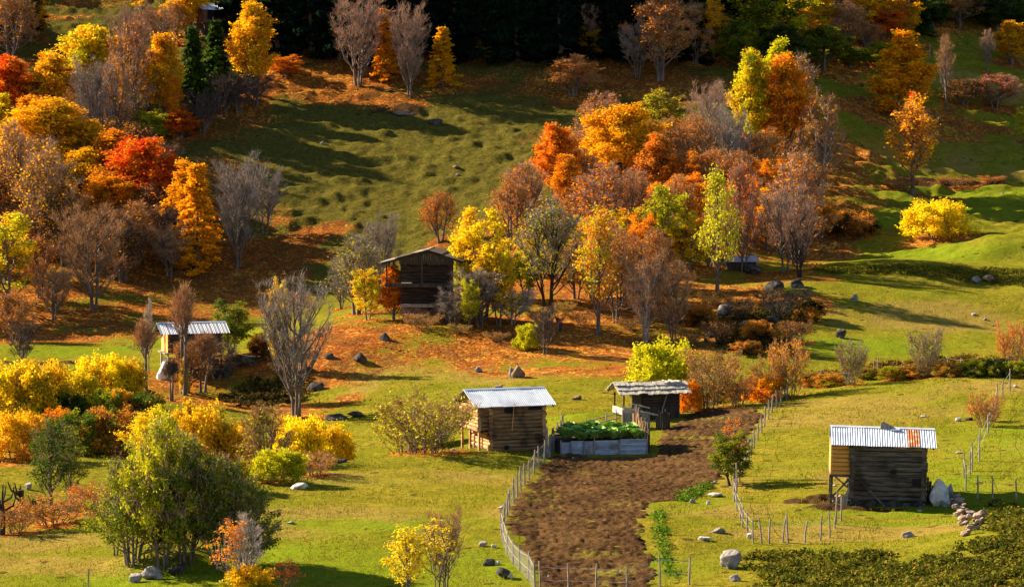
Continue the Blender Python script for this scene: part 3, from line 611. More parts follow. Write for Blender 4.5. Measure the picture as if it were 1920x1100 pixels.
for i, (px, py, top, w, k, c) in enumerate([(60,400,260,80,'haze','YG'),(120,500,350,70,'haze','YG'),(50,520,390,70,'haze','GO'),(150,400,280,80,'oval','YG'),(230,530,420,80,'haze','MM'),(280,450,350,80,'haze','OM'),(320,520,420,70,'bare','MM'),(190,430,310,80,'airy','GO'),(245,400,290,80,'haze','OG'),(110,440,300,70,'airy','YG'),
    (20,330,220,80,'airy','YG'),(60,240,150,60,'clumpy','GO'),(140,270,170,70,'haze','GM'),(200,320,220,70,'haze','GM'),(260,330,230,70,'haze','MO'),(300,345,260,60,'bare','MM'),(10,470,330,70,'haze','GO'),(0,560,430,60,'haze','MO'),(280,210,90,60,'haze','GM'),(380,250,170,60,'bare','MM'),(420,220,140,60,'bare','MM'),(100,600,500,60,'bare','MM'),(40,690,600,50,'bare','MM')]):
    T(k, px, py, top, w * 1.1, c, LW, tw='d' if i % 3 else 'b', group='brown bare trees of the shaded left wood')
UE = 'one of the dim mixed trees behind the golden crowns at the top right'
for i, (px, py, top, w, k, c) in enumerate([(1390,130,40,70,'round','NE'),(1470,150,50,70,'round','NF'),(1500,120,20,60,'clumpy','GM'),(1560,60,-30,70,'haze','OM'),(1625,90,40,50,'haze','MG'),(1690,80,-20,70,'clumpy','GY'),(1590,40,-60,80,'round','GO'),(1500,40,-60,80,'round','YG'),(1340,60,-50,80,'haze','MM'),(1750,60,0,60,'round','NF'),(1800,50,-20,70,'haze','MG'),(1870,60,0,70,'round','FN'),(1920,60,-10,70,'round','NF'),(1290,70,-50,80,'haze','MO'),(1180,60,-60,80,'haze','MR')]):
    T(k, px, py, top, w * 1.15, c, UE, tw='b', group='dim mixed trees at the top right')
for i, (px, Y, top) in enumerate([(-60,372,60),(-120,352,90),(-180,380,20),(-90,330,160),(-220,345,110),(-160,318,230),(-260,325,180),(-60,305,300),(-130,292,360),(-230,300,330),(-300,360,60),(-80,398,-10),(-320,312,250),(-180,275,430),(-260,280,420),(-40,398,-160),(-90,390,-120),(-150,398,-140),(-30,362,-40),(-90,368,-60),(-20,382,-120)]):
    T('round' if i % 2 else 'fir', px, 0, top, 150 if i % 2 else 90, 'GO' if i % 2 else 'DF', 'one of the trees of the left wood standing beyond the left edge', Y=Y, litter=0, group='trees beyond the left edge')
# middle left
T('bare', 556, 782, 514, 118, 'M', 'large bare tree with several dark stems in the middle left meadow', tw='g')
T('clumpy', 522, 700, 520, 44, 'YL', 'thin tree with one yellow leaf clump beside the large bare tree')
T('bush', 500, 668, 625, 60, 'MF', 'dark bare bush on the bank left of the large bare tree', 'bush')
T('clumpy', 432, 668, 560, 84, 'NE', 'green tree right of the hut with a striped metal roof')
T('haze', 352, 736, 640, 70, 'MM', 'brown brush close in front of the raised hut', 'shrub', 'bush', tw='b')
T('haze', 405, 710, 640, 90, 'MM', 'grey tangle of bare branches right of the hut with a striped metal roof', 'shrub', 'bush', tw='g')
T('poll', 345, 740, 548, 64, 'M', 'tall pollarded tree before the hut with a striped metal roof', tw='b')
T('poll', 378, 735, 632, 52, 'M', 'pollarded tree right of the tall pollarded one', tw='b')
T('poll', 272, 742, 608, 58, 'M', 'pollarded tree with bare tufts left of the hut', tw='b')
T('barethin', 279, 700, 560, 20, 'M', 'thin pale sapling rising left of the striped metal roof', tw='w')
T('column', 346, 740, 668, 16, 'YL', 'narrow yellow sapling among the pollarded trees', 'sapling')
T('poll', 322, 752, 680, 36, 'M', 'small pollarded tree before the white stone of the hut', tw='d')
for i, (px, py, top, w, c, l) in enumerate([(20,800,676,110,'QY','yellow bush at the left edge of the bush row'),(80,796,672,100,'YP','golden bush, second from the left edge of the bush row'),(140,780,690,80,'QP','yellow bush in the middle of the left bush row'),
    (190,768,664,96,'QY','tall yellow bush near the right end of the left bush row'),(238,764,672,70,'YP','golden bush at the right end of the left bush row'),(30,860,770,90,'YM','amber bush low at the left edge'),
    (110,830,765,60,'OG','orange bush above the dark green poplar'),(228,800,730,40,'GM','small rusty bush on the dark bank')]):
    T('bush', px, py, top, w, c, l, 'bush')
for i, (px, py, top, w) in enumerate([(150,850,770,90),(210,850,760,100),(130,800,740,70),(270,800,735,80),(200,800,730,70)]):
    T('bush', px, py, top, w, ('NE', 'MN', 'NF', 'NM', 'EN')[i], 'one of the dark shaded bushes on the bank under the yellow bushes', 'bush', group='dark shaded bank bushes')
T('airy', 96, 962, 775, 90, 'NN', 'slender dark green poplar-like tree left of the big green tree', name='tree')
T('airy', 130, 955, 800, 60, 'NE', 'slender green tree right beside the dark green poplar-like one')
T('round', 292, 930, 760, 110, 'LY', 'yellow green tree rising behind the big green tree')
T('bush', 375, 905, 752, 110, 'YP', 'golden bush behind the right side of the big green tree', 'bush')
T('bush', 430, 900, 790, 90, 'YM', 'amber bush right of the golden one', 'bush')
T('haze', 498, 905, 752, 100, 'LS', 'tall olive yellow willow bush at the meadow crest', 'bush', 'bush', tw='b', Y=170)
T('bush', 560, 885, 776, 96, 'QY', 'bright yellow bush at the meadow crest', 'bush', Y=175)
T('bush', 618, 868, 790, 80, 'YL', 'yellow bush at the right end of the crest bush row', 'bush', Y=180)
T('bush', 520, 905, 840, 90, 'LE', 'low olive bush under the bright yellow bush', 'bush')
T('fanbush', 590, 892, 850, 70, 'MM', 'brown dry bush below the bright yellow bush', 'bush', tw='m')
T('fanbush', 798, 850, 738, 150, 'PL', 'wide olive brown fan-shaped bush on the crest left of the log hut', 'bush', tw='b')
T('fanbush', 760, 850, 770, 100, 'LP', 'yellow olive bush on the left side of the wide fan-shaped bush', 'bush', tw='b')
T('bush', 815, 838, 785, 50, 'EL', 'green olive bush close left of the log hut', 'bush')
T('bush', 1245, 745, 636, 116, 'LL', 'bright lime yellow round bush behind the shingle roofed hut', 'bush')
T('fanbush', 1332, 765, 656, 92, 'SM', 'rusty brown fan-shaped bush right of the lime bush', 'bush', tw='b')
T('bush', 1290, 770, 712, 44, 'OG', 'orange bush behind the right end of the shingle roofed hut', 'bush')
T('fanbush', 1385, 762, 700, 60, 'MM', 'brown bush on the crest right of the rusty fan-shaped bush', 'bush', tw='b')
T('bush', 1435, 752, 700, 70, 'GO', 'orange bush where the long fence meets the crest', 'bush')
T('fanbush', 1480, 745, 638, 62, 'GM', 'tall thin bush with gold leaves on the fenced crest', 'bush', tw='b')
T('fanbush', 1440, 750, 672, 60, 'SS', 'arching pale brown bush left of the tall thin one', 'bush', tw='o')
T('fanbush', 1596, 722, 640, 50, 'SS', 'faint bare bush at the fenced crest', 'bush', tw='g')
T('fanbush', 1734, 708, 616, 58, 'SS', 'vase-shaped bare shrub on the crest by the fence posts', 'bush', tw='g')
T('fanbush', 1898, 700, 602, 50, 'OM', 'bare shrub with orange leaves at the right edge of the crest', 'bush', tw='b')
for i, (px, w, h, c) in enumerate([(1560,50,16,'ME'),(1625,50,16,'SE'),(1675,50,18,'EM'),(1720,50,16,'SM'),(1780,50,20,'SM'),(1830,50,26,'ED'),(1870,50,28,'DE'),(1915,50,24,'ED'),(1520,50,20,'SM'),(1400,50,24,'GE')]):
    py = 745 if px < 1450 else 724 if px < 1600 else 712 if px < 1700 else 706
    T('bush', px, py, py - h - 8, w, c, ['low hedge bush on the crest, %s' % s for s in ('left of the faint bare bush', 'right of the faint bare bush', 'below the right meadow', 'left of the vase-shaped shrub', 'right of the vase-shaped shrub', 'by the grey pointed stone', 'beside the dark stacked stones', 'at the right edge', 'by the leaning fence post', 'where the crest bushes begin')][i], 'bush')
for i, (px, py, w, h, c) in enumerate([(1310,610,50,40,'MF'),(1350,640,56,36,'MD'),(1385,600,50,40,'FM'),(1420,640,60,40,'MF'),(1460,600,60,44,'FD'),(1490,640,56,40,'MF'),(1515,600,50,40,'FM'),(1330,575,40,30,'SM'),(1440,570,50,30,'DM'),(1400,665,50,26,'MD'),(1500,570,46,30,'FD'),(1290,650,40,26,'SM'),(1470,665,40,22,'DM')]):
    T('fanbush' if i % 3 else 'bush', px, py, py - h, w, c, 'one of the shade-darkened brambly bushes on the right slope of the knoll', 'bush', tw='d', group='dark brambly bushes on the knoll slope')  # dim tints paint the knoll trees' shade into the brambles
for i, (px, py, w, h, c) in enumerate([(1010,605,40,24,'SM'),(1090,610,44,26,'MG'),(1180,620,40,24,'SM'),(930,640,40,18,'SM'),(860,625,40,18,'EM'),(1140,585,40,26,'GM'),(1060,590,36,24,'EM'),(1210,590,40,24,'MG')]):
    T('fanbush', px, py, py - h, w, c, 'one of the low dry bushes under the bare trees of the knoll', 'bush', tw='b', group='low dry bushes under the knoll trees')
# foreground
T('multi', 248, 1058, 850, 150, 'EN', 'leaning green multi-stemmed tree at the left end of the rocky mound', litter=0)
T('multi', 305, 1064, 776, 130, 'LE', 'tallest yellow green multi-stemmed tree on the rocky mound', litter=0)
T('multi', 350, 1056, 812, 150, 'NE', 'green multi-stemmed tree in the middle of the rocky mound', litter=0)
T('multi', 412, 1062, 850, 150, 'NE', 'dark green multi-stemmed tree right of the middle of the rocky mound', litter=0)
T('multi', 462, 1064, 915, 110, 'NN', 'low dark green tree hanging over the right side of the rocky mound', litter=0)
T('wisp', 215, 1040, 880, 90, 'LE', 'thin side branches with few green leaves left of the rocky mound', litter=0)
T('airy', 475, 1075, 900, 80, 'NE', 'small dark green tree at the right of the rocky mound', litter=0)
T('wisp', 815, 1125, 968, 110, 'QQ', 'bright yellow sapling tree at the bottom edge, right of its twin', litter=0, cat='sapling')
T('airy', 765, 1130, 984, 84, 'QQ', 'bright yellow sapling tree at the bottom edge, left of its twin', litter=0, cat='sapling')
T('bare', 835, 1110, 950, 60, 'M', 'bare twiggy sapling among the bright yellow leaves', tw='b', litter=0, cat='sapling')
T('wisp', 440, 1120, 965, 90, 'OG', 'nearly bare sapling with orange leaves in front of the big green tree', litter=0, bark=PALEBARK)
T('barethin', 465, 1115, 960, 60, 'M', 'bare pale sapling at the bottom edge', tw='w', litter=0, bark=PALEBARK)
T('bush', 470, 1120, 1060, 90, 'YE', 'yellow green bush at the bottom edge below the big green tree', 'bush', litter=0)
T('wisp', 540, 1125, 1046, 66, 'RO', 'small red leaved sapling at the bottom edge', 'sapling', litter=0)
T('clumpy', 1372, 912, 808, 84, 'EN', 'small green tree beside the fence on the ploughed field edge', litter=0, bark=DARKBARK)
T('wisp', 1374, 900, 780, 44, 'OO', 'orange leafy tip on top of the small green tree by the field', 'tree', litter=0)
T('fanbush', 1847, 800, 738, 60, 'MM', 'bare twiggy bush by the right fence', 'bush', tw='b', litter=0)
T('fanbush', 1855, 790, 760, 34, 'MM', 'low twig clump under the right fence', 'bush', tw='b', litter=0)
T('fanbush', 100, 985, 930, 110, 'MG', 'rusty dry undergrowth at the foot of the slender green trees', 'bush', tw='b')
T('fanbush', 170, 965, 905, 70, 'OM', 'orange brown undergrowth left of the big green tree', 'bush', tw='b')
T('fanbush', 30, 1000, 950, 80, 'MM', 'brown undergrowth at the left edge of the meadow', 'bush', tw='b')
# ---------------------------------------------------------------- huts
rngh = np.random.default_rng(11)
WOODX = surf_mat('weathered_logs', (.028, .022, .018), (.15, .12, .095), 5, (.25, 2.2, 2.2), .85, .6, c3=(.035, .024, .018), sc3=.9)
WOODY = surf_mat('weathered_logs_side', (.055, .042, .032), (.19, .145, .105), 5, (2.2, .25, 2.2), .85, .6, c3=(.035, .024, .018), sc3=.9)
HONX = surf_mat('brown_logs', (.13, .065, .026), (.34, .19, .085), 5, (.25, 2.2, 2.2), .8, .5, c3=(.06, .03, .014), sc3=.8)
HONY = surf_mat('brown_logs_sunlit', (.38, .17, .055), (.66, .38, .17), 5, (2.2, .25, 2.2), .8, .5, c3=(.16, .07, .025), sc3=.8)  # same logs as HONX, brightened to paint sunlight onto the side walls
NEWY = surf_mat('fresh_planks_side', (.60, .30, .07), (.74, .42, .12), 4, (3, .3, 3), .7, .2)
NEWX = surf_mat('fresh_planks', (.55, .23, .045), (.68, .34, .08), 4, (.3, 3, 3), .7, .25)
DARKW = surf_mat('dark_planks', (.022, .017, .014), (.085, .062, .047), 6, (2.4, 2.4, .25), .9, .5)
DARKX = surf_mat('shade_dark_logs', (.012, .009, .007), (.075, .042, .026), 5, (.25, 2.2, 2.2), .9, .5)  # log brown darkened so the gallery walls read as shaded recesses
GREYW = surf_mat('grey_planks', (.15, .13, .11), (.34, .30, .26), 6, (2.4, 2.4, .4), .85, .4)
SHING = surf_mat('bleached_shingles', (.30, .26, .21), (.58, .53, .45), 5, (3, .6, 1), .85, .4)
METAL = surf_mat('galvanised_sheet', (.62, .68, .78), (.74, .80, .88), 1.5, (2.5, .4, 1), .42, .05, metal=.12, spec=.5, c3=(.48, .53, .62), sc3=.7)
METALD = surf_mat('dull_sheet', (.30, .33, .40), (.44, .48, .56), 2, (1, .5, 2), .5, .1, metal=.3, spec=.5, c3=(.24, .22, .22), sc3=1.0)
RUST = surf_mat('rusty_sheet', (.42, .11, .025), (.56, .19, .05), 3, (1, 3, 1), .8, .2, c3=(.55, .45, .38), sc3=2.6)
VOID = surf_mat('dark_opening', (.006, .005, .005), (.01, .008, .007), 3, bump=0)
STONE = surf_mat('grey_stone', (.16, .14, .13), (.42, .38, .35), 2.5, (1, 1, 1), .9, .8, c3=(.08, .07, .065), sc3=1.2, bdist=.06)
WHITEST = surf_mat('pale_stone', (.38, .35, .32), (.66, .62, .58), 2.5, (1, 1, 1), .9, .8, c3=(.14, .12, .11), sc3=1.6, bdist=.06)
BROWNST = surf_mat('brown_stone', (.13, .085, .06), (.34, .24, .18), 2.5, (1, 1, 1), .9, .8, c3=(.05, .038, .03), sc3=1.4, bdist=.06)
DARKST = surf_mat('dark_stone', (.02, .018, .016), (.075, .065, .058), 2.5, (1, 1, 1), .9, .8, c3=(.13, .115, .10), sc3=1.3, bdist=.06)
WHITEW = surf_mat('white_cloth', (.74, .74, .74), (.82, .82, .80), 2, bump=.2)
def log_row(mb, a, b, z0, z1, rl, rng, ext=.22):
    """stacked logs from point a to b (x,y), between heights z0 and z1"""
    n = max(1, round((z1 - z0) / (2 * rl * .92))); st = (z1 - z0) / n; d = (Vector(b) - Vector(a)).normalized()
    for k in range(n):
        z = z0 + (k + .5) * st; r = st * .54 * rng.uniform(.93, 1.07); e0, e1 = ext * rng.uniform(.4, 1.3), ext * rng.uniform(.4, 1.3)
        p = Vector(a) - d * e0; q = Vector(b) + d * e1; j = rng.uniform(-.02, .02, 3)
        mb.tube([(p.x + j[0], p.y + j[0], z + j[1]), ((p.x + q.x) / 2, (p.y + q.y) / 2, z + j[2]), (q.x, q.y, z - j[1])], [r * 1.04, r, r * .96], 8)
def crib(root, w, d, z0, z1, rl, mx, my, core=True, ext=.22):
    for s in (-1, 1):
        mb = MB(); log_row(mb, (-w / 2, s * d / 2), (w / 2, s * d / 2), z0, z1, rl, rngh, ext); mb.build('log_wall', mx, root)
        mb = MB(); log_row(mb, (s * w / 2, -d / 2), (s * w / 2, d / 2), z0 + rl * .9, z1 + rl * .9, rl, rngh, ext); mb.build('log_wall', my, root)
    if core: MB().box(-w / 2 + .03, w / 2 - .03, -d / 2 + .03, d / 2 - .03, z0 - .2, z1).build('light_block_core', VOID, root)  # unseen dark core, added to stop light leaking between the logs
def gable_fill(root, x, d, z0, zr, mat, name='gable', th=.06, off=0, y0=None, y1=None):
    y0 = -d / 2 if y0 is None else y0; y1 = d / 2 if y1 is None else y1
    V = [(x - th / 2, y0, z0), (x - th / 2, y1, z0), (x - th / 2, off, zr), (x + th / 2, y0, z0), (x + th / 2, y1, z0), (x + th / 2, off, zr)]
    MB().add(V, [(0, 2, 1), (3, 4, 5), (0, 1, 4, 3), (1, 2, 5, 4), (2, 0, 3, 5)]).build(name, mat, root)
def corr_sheet(x0, x1, ya, za, yb, zb, pitch=.13, amp=.016, th=.008, sag=0., skew=0.):
    """corrugated sheet between ridge edge (ya,za) and eave edge (yb,zb), ribs running down the slope"""
    nx = max(4, int((x1 - x0) / pitch * 6)); xs = np.linspace(x0, x1, nx); ny = 4; V = []
    for s in np.linspace(0, 1, ny):
        for x in xs:
            z = za + (zb - za) * s + amp * math.sin(2 * math.pi * x / pitch) - sag * math.sin(math.pi * s)
            V.append((x + skew * s, ya + (yb - ya) * s, z))
    top = len(V); V += [(x, y, z - th) for x, y, z in V]; F = []
    for j in range(ny - 1):
        for i in range(nx - 1):
            a = j * nx + i; F.append((a, a + nx, a + nx + 1, a + 1)); F.append((a + top, a + 1 + top, a + nx + 1 + top, a + nx + top))
    for i in range(nx - 1):
        a = (ny - 1) * nx + i; F.append((a, a + top, a + 1 + top, a + 1)); F.append((i, i + 1, i + 1 + top, i + top))
    for j in range(ny - 1):
        a = j * nx; F.append((a, a + top, a + nx + top, a + nx)); a = j * nx + nx - 1; F.append((a, a + nx, a + nx + top, a + top))
    return V, F
def metal_roof(root, x0, x1, d_half, over, z_eave, z_ridge, widths, mats, name='roof', off=0., beams=True):
    """gable roof: beam frame as the roof part, each sheet a sub-part"""
    mb = MB(); sl = (z_ridge - z_eave) / d_half
    for s in (-1, 1):
        ye = s * (d_half + over) + off; ze = z_eave - over * sl
        if beams:
            for x in np.linspace(x0 + .12, x1 - .12, 6): mb.beam((x, off, z_ridge - .09), (x, ye - s * .08, ze - .06), .08, .10)
    mb.beam((x0 + .05, off, z_ridge - .12), (x1 - .05, off, z_ridge - .12), .12)
    for s in (-1, 1): mb.beam((x0 + .1, off + s * (d_half + .02), z_eave - .11), (x1 - .1, off + s * (d_half + .02), z_eave - .11), .13)
    roof = mb.build(name, DARKX, root)
    for s in (-1, 1):
        ye = s * (d_half + over) + off; ze = z_eave - over * sl; x = x0
        for k, w in enumerate(widths):
            w = w * (x1 - x0); dz = .012 * (k % 2) + .006; m = mats[k] if s < 0 else METAL
            V, F = corr_sheet(x - .02, x + w + .02, off, z_ridge + dz, ye + rngh.uniform(-.03, .03), ze + dz + rngh.uniform(-.012, .012), skew=rngh.uniform(-.012, .012))
            MB().add(V, F).build('roof_sheet', m, roof); x += w
    V = []; F = []
    for i, x in enumerate((x0 - .02, x1 + .02)):
        V += [(x, off - .16, z_ridge + .045 - .16 * sl), (x, off, z_ridge + .055), (x, off + .16, z_ridge + .045 - .16 * sl)]
    F = [(0, 3, 4, 1), (1, 4, 5, 2)]; MB().add(V, F).build('ridge_cap', METAL, roof)
    return roof
def hut_root(name, px, py, theta, label, cat='hut', Y=None, tiltx=0, sink=0.):
    x, y, z = ground(px, py) if Y is None else at(px, Y)
    e = empty(name, (x, y, z - sink), label, cat, None, R(theta) - math.atan2(px - 960, FPX)); e.rotation_euler[1] = tiltx
    return e
# --- front right hut -------------------------------------------------------------
x, y, z = ground(1665, 948)
A = hut_root('log_hut', 1668, 948, 2.5, 'dark log hut with one rusty sheet on its metal roof, on the front right meadow', tiltx=R(1.3))
A.location.y += 1.6; A.location.z = float(H(A.location.x, A.location.y - 1.2)) - .05
w, d, he = 3.75, 3.1, 3.15
crib(A, w, d, .25, he, .14, WOODX, WOODY, ext=.16)
mb = MB()
for k in range(26):
    xx = rngh.uniform(-2.0, 2.0); r = rngh.uniform(.10, .2); mb.box(xx - r, xx + r, -1.75 + rngh.uniform(-.05, .15), -1.4, -.35, rngh.uniform(.05, .32), jit=.05, rng=rngh)
for s in (-1, 1): mb.box(-2, 2, s * 1.5 - .15, s * 1.5 + .15, -1.2, .22, jit=.03, rng=rngh); mb.box(s * 1.8 - .15, s * 1.8 + .15, -1.4, 1.4, -1.2, .2, jit=.02, rng=rngh)
mb.build('stone_base', DARKST, A)
metal_roof(A, -3.05, 2.45, d / 2, .38, he + .18, he + .82, [.16, .17, .16, .17, .13, .11, .10], [METAL, METAL, METAL, METAL, METAL, METAL, METAL])
rf = [c for c in A.children if c.name.startswith('roof')][0]
sl = .64 / 1.55; V, F = corr_sheet(1.02, 1.62, -.22, he + .82 - .22 * sl + .035, -1.9, he + .18 - .35 * sl + .035); MB().add(V, F).build('roof_sheet', RUST, rf)['label'] = 'rusty orange roof sheet'
mb = MB(); V = [(-.42, -.2, he + .74), (.02, -.2, he + .74), (.02, .2, he + .74), (-.42, .2, he + .74), (-.36, -.15, he + 1.12), (-.3, .2, he + 1.16), (-.28, -.12, he + 1.14), (.36, -.1, he + .84), (.36, .3, he + .84)]
mb.add(V, [(0, 1, 4), (0, 4, 5, 3), (1, 7, 6, 4), (6, 7, 8, 5), (4, 6, 5), (3, 5, 8, 2)]); mb.build('roof_hatch', GREYW, A); MB().box(.15, .62, -.42, -.12, he + .70, he + .78, jit=.02, rng=rngh).build('loose_sheet', METAL, rf)
for xx in (-1.85, 1.85): gable_fill(A, xx, d, he + .05, he + .72, DARKW)
# fresh timber box hung on the left end, on stilts
mb = MB()
for k in range(8): mb.box(-3.02, -2.96, -1.45 + k * .37, -1.45 + k * .37 + .355, 1.55 + .18 * 0, he + .12)
mb.build('plank_side', NEWY, A)
mb = MB()
for k in range(7): mb.tube([(-2.95, -1.42, 1.66 + k * .225), (-1.9, -1.42, 1.66 + k * .225)], .115, 8)
mb.build('plank_front', NEWX, A); MB().box(-2.94, -1.9, -1.36, 1.2, 1.55, he + .1).build('box_core', NEWX, A)
mb = MB(); mb.beam((-3.02, -1.45, 1.5), (-1.8, -1.45, 1.5), .12); mb.beam((-3.02, 1.2, 1.5), (-1.8, 1.2, 1.5), .12); mb.beam((-3.0, -1.5, 1.5), (-3.0, 1.3, 1.5), .12)
mb.build('floor_frame', WOODX, A)
for xx, yy in ((-2.95, -1.45), (-2.95, 1.1), (-1.98, -1.5)): MB().beam((xx, yy, -.5), (xx + .02, yy, 1.46), .13).build('stilt', WOODX, A)
MB().beam((-2.9, -1.47, .35), (-1.95, -1.47, 1.45), .10).build('brace', WOODX, A); MB().beam((-2.75, -1.40, 1.45), (-1.98, -1.40, .8), .07).build('brace', WOODX, A)
mb = MB()
for k in range(9): mb.beam((-2.55 + k * .07, -1.75 + rngh.uniform(-.1, .1), -.3), (-2.0 + rngh.uniform(-.12, .15), -1.5, 1.0 + rngh.uniform(-.3, .35)), .07)
for k in range(34): a = rngh.uniform(-2.95, -2.1); mb.tube([(a, -1.3, -.2 + .1 * (k % 6) + .02), (a + .1, -.3, -.2 + .1 * (k % 6))], rngh.uniform(.05, .085), 6)
o = mb.build('firewood', surf_mat('split_wood', (.22, .15, .10), (.52, .42, .32), 5), None); o.matrix_world = Matrix.Translation(A.location) @ A.rotation_euler.to_matrix().to_4x4()
tag(o, 'stack of split firewood and leaning poles under the timber box of the right hut', 'firewood')
MB().beam((-1.45, -1.72, 1.35), (.15, -2.15, -.25), .09).build('leaning_beam', WOODX, A)
MB().box(.15, .42, -1.72, -1.66, 1.75, 1.93).build('vent_opening', VOID, A); MB().box(1.28, 1.74, -1.72, -1.655, 1.1, 1.5).build('window_opening', VOID, A)
MB().beam((.2, -1.62, he - .05), (1.75, -1.62, he - .07), .14).build('wall_plank', HONX, A)
mb = MB()
for k in range(6): mb.box(1.95 + k * .13, 2.06 + k * .13, -1.1, -1.02, -.8, 1.75 - k * .22, jit=.02, rng=rngh)
mb.box(1.95, 2.7, -1.0, .6, -.9, .3, jit=.1, rng=rngh); mb.build('side_panel', DARKW, A)
# --- log hut in the middle ---------------------------------------------------------
Bh = hut_root('log_hut', 952, 845, 20, 'brown log hut with a bluish metal roof and a sunlit overhanging left wall')
Bh.location.y += 1.7; Bh.location.z = float(H(Bh.location.x, Bh.location.y - 1.4)) - .02
w, d, he = 3.45, 3.3, 2.78
crib(Bh, w, d, .0, he, .125, HONX, HONY, ext=.14)
mb = MB(); mb.box(-1.8, 1.8, -1.72, -1.55, -1, .16, jit=.05, rng=rngh); mb.box(1.6, 1.8, -1.6, 1.6, -1, .12, jit=.05, rng=rngh); mb.box(-1.8, -1.62, -1.6, 1.6, -1, .14, jit=.05, rng=rngh); mb.build('stone_base', DARKST, Bh)
# overhanging upper storey on the left
mb = MB(); log_row(mb, (-2.45, -1.62), (-2.45, 1.65), 1.25, he, .115, rngh, .12); mb.build('log_wall', HONY, Bh)['label'] = 'sunlit overhanging wall of rounded logs'
for s in (-1, 1): mb = MB(); log_row(mb, (-2.45, s * 1.62), (-1.75, s * 1.62), 1.32, he, .115, rngh, .1); mb.build('log_wall', HONX, Bh)
MB().box(-2.42, -1.7, -1.6, 1.6, 1.2, he).build('overhang_core', VOID, Bh)  # added dark core filling the overhang, keeps light out behind its logs
for yy in (-1.55, 0.1, 1.55): MB().beam((-2.4, yy, -.5), (-2.4, yy, 1.22), .13).build('stilt', HONY, Bh)
gable_fill(Bh, -2.35, 3.3, he + .02, he + .78, HONY); gable_fill(Bh, 1.72, 3.3, he + .02, he + .78, DARKW)
metal_roof(Bh, -2.85, 2.35, d / 2, .42, he + .16, he + .88, [.17] * 5 + [.15], [METAL] * 6)
MB().beam((-.28, -1.86, he + .1), (-.42, -1.9, 1.3), .09, .05).build('hanging_plank', HONY, Bh)
MB().box(-.85, -.25, -1.83, -1.76, he - .42, he - .14).build('vent_opening', VOID, Bh); MB().box(.7, 1.5, -1.83, -1.76, he - .3, he - .1).build('vent_opening', VOID, Bh)
MB().box(1.86, 1.97, -1.75, -1.70, -.3, 1.35).build('metal_strip', METALD, Bh); MB().box(-.85, -.6, -1.84, -1.77, .12, .38).build('vent_opening', VOID, Bh)
# --- shingle roofed hut -------------------------------------------------------------
Ch = hut_root('shingled_hut', 1216, 788, 18, 'small dark hut with a pale shingle roof and an open porch, behind the garden bed')
Ch.location.y += 1.2; Ch.location.z = float(H(Ch.location.x, Ch.location.y - 1.0)) - .02
he = 1.75; MB().box(-.70, 1.85, -1.0, 1.2, -.8, he).build('light_block_core', VOID, Ch)  # added dark core, blocks light behind the planks
mb = MB()
for k in range(12): a = -.72 + k * .218; mb.box(a, a + .205, -1.07, -1.02, -.6, he + rngh.uniform(-.04, 0), jit=.008, rng=rngh)
for k in range(11): a = -1.0 + k * .2; mb.box(1.87, 1.91, a, a + .19, -.6, he); mb.box(-.77, -.72, a, a + .19, -.6, he)
mb.build('plank_wall', DARKW, Ch); mb = MB(); log_row(mb, (-.6, -1.12), (1.7, -1.12), .95, he, .1, rngh, .12); mb.build('log_wall', DARKX, Ch)
gable_fill(Ch, 1.85, 2.2, he - .02, he + .5, DARKW); gable_fill(Ch, -.72, 2.2, he - .02, he + .5, DARKW)
for xx, yy in ((-2.0, -1.0), (-2.0, 1.1), (-1.4, -1.02), (-1.35, 1.1), (-.85, -1.05)): MB().beam((xx, yy, -.7), (xx + rngh.uniform(-.05, .05), yy, he - .02), .1).build('post', DARKW, Ch)
MB().box(-2.05, -.75, -1.06, -1.0, .42, .88, jit=.02, rng=rngh).build('porch_board', SHING, Ch); MB().box(-2.1, -2.04, -1.0, 1.1, .4, .84, jit=.02, rng=rngh).build('porch_board', SHING, Ch)
MB().beam((-2.2, -1.2, .95), (.35, -1.9, .35), .1).build('porch_rail', SHING, Ch); MB().beam((-1.5, -1.1, 1.15), (-.3, -1.35, .85), .07).build('porch_rail', SHING, Ch)
MB().beam((.95, -1.2, he), (.4, -1.5, .3), .06).build('prop', GREYW, Ch); MB().beam((.38, -1.5, .32), (1.0, -1.7, -.6), .06).build('prop', GREYW, Ch); MB().beam((.4, -1.5, .3), (-.6, -1.7, -.3), .05).build('prop', GREYW, Ch); MB().beam((.8, -1.25, .75), (.85, -1.25, -.5), .08).build('prop', GREYW, Ch)
mb = MB()
for s in (-1, 1):
    for x in np.linspace(-2.3, 2.3, 8): mb.beam((x, .05, he + .55), (x, s * 1.5, he - .02), .07)
mb.beam((-2.35, .05, he + .5), (2.35, .05, he + .5), .1); mb.beam((-2.3, -1.05, he + .04), (2.2, -1.05, he + .04), .1); rf = mb.build('roof', DARKW, Ch)
mb = MB(); rngs = np.random.default_rng(3)
for s in (-1, 1):
    for row in range(3):
        y0, y1 = 1.62 - row * .52, 1.62 - row * .52 - .66; x = -2.45
        while x < 2.35:
            wd = rngs.uniform(.26, .42); f = lambda yy: he + .62 - (yy / 1.62) * .64; lift = .05 + .035 * row + rngs.uniform(0, .05); tl = rngs.uniform(0, .06)
            a, b = max(y1, -.02) if row == 2 else y1, y0 + rngs.uniform(-.06, .1)
            V = [(x, s * b, f(b) + lift + tl), (x + wd * .97, s * b, f(b) + lift + rngs.uniform(0, .04)), (x + wd * .97, s * a, f(a) + lift - .03), (x, s * a, f(a) + lift - .03)]
            V += [(p[0], p[1], p[2] - .035) for p in V]; mb.add(V, [(0, 1, 2, 3), (7, 6, 5, 4), (0, 4, 5, 1), (1, 5, 6, 2), (2, 6, 7, 3), (3, 7, 4, 0)]); x += wd
mb.build('shingles', SHING, rf)
mb = MB()
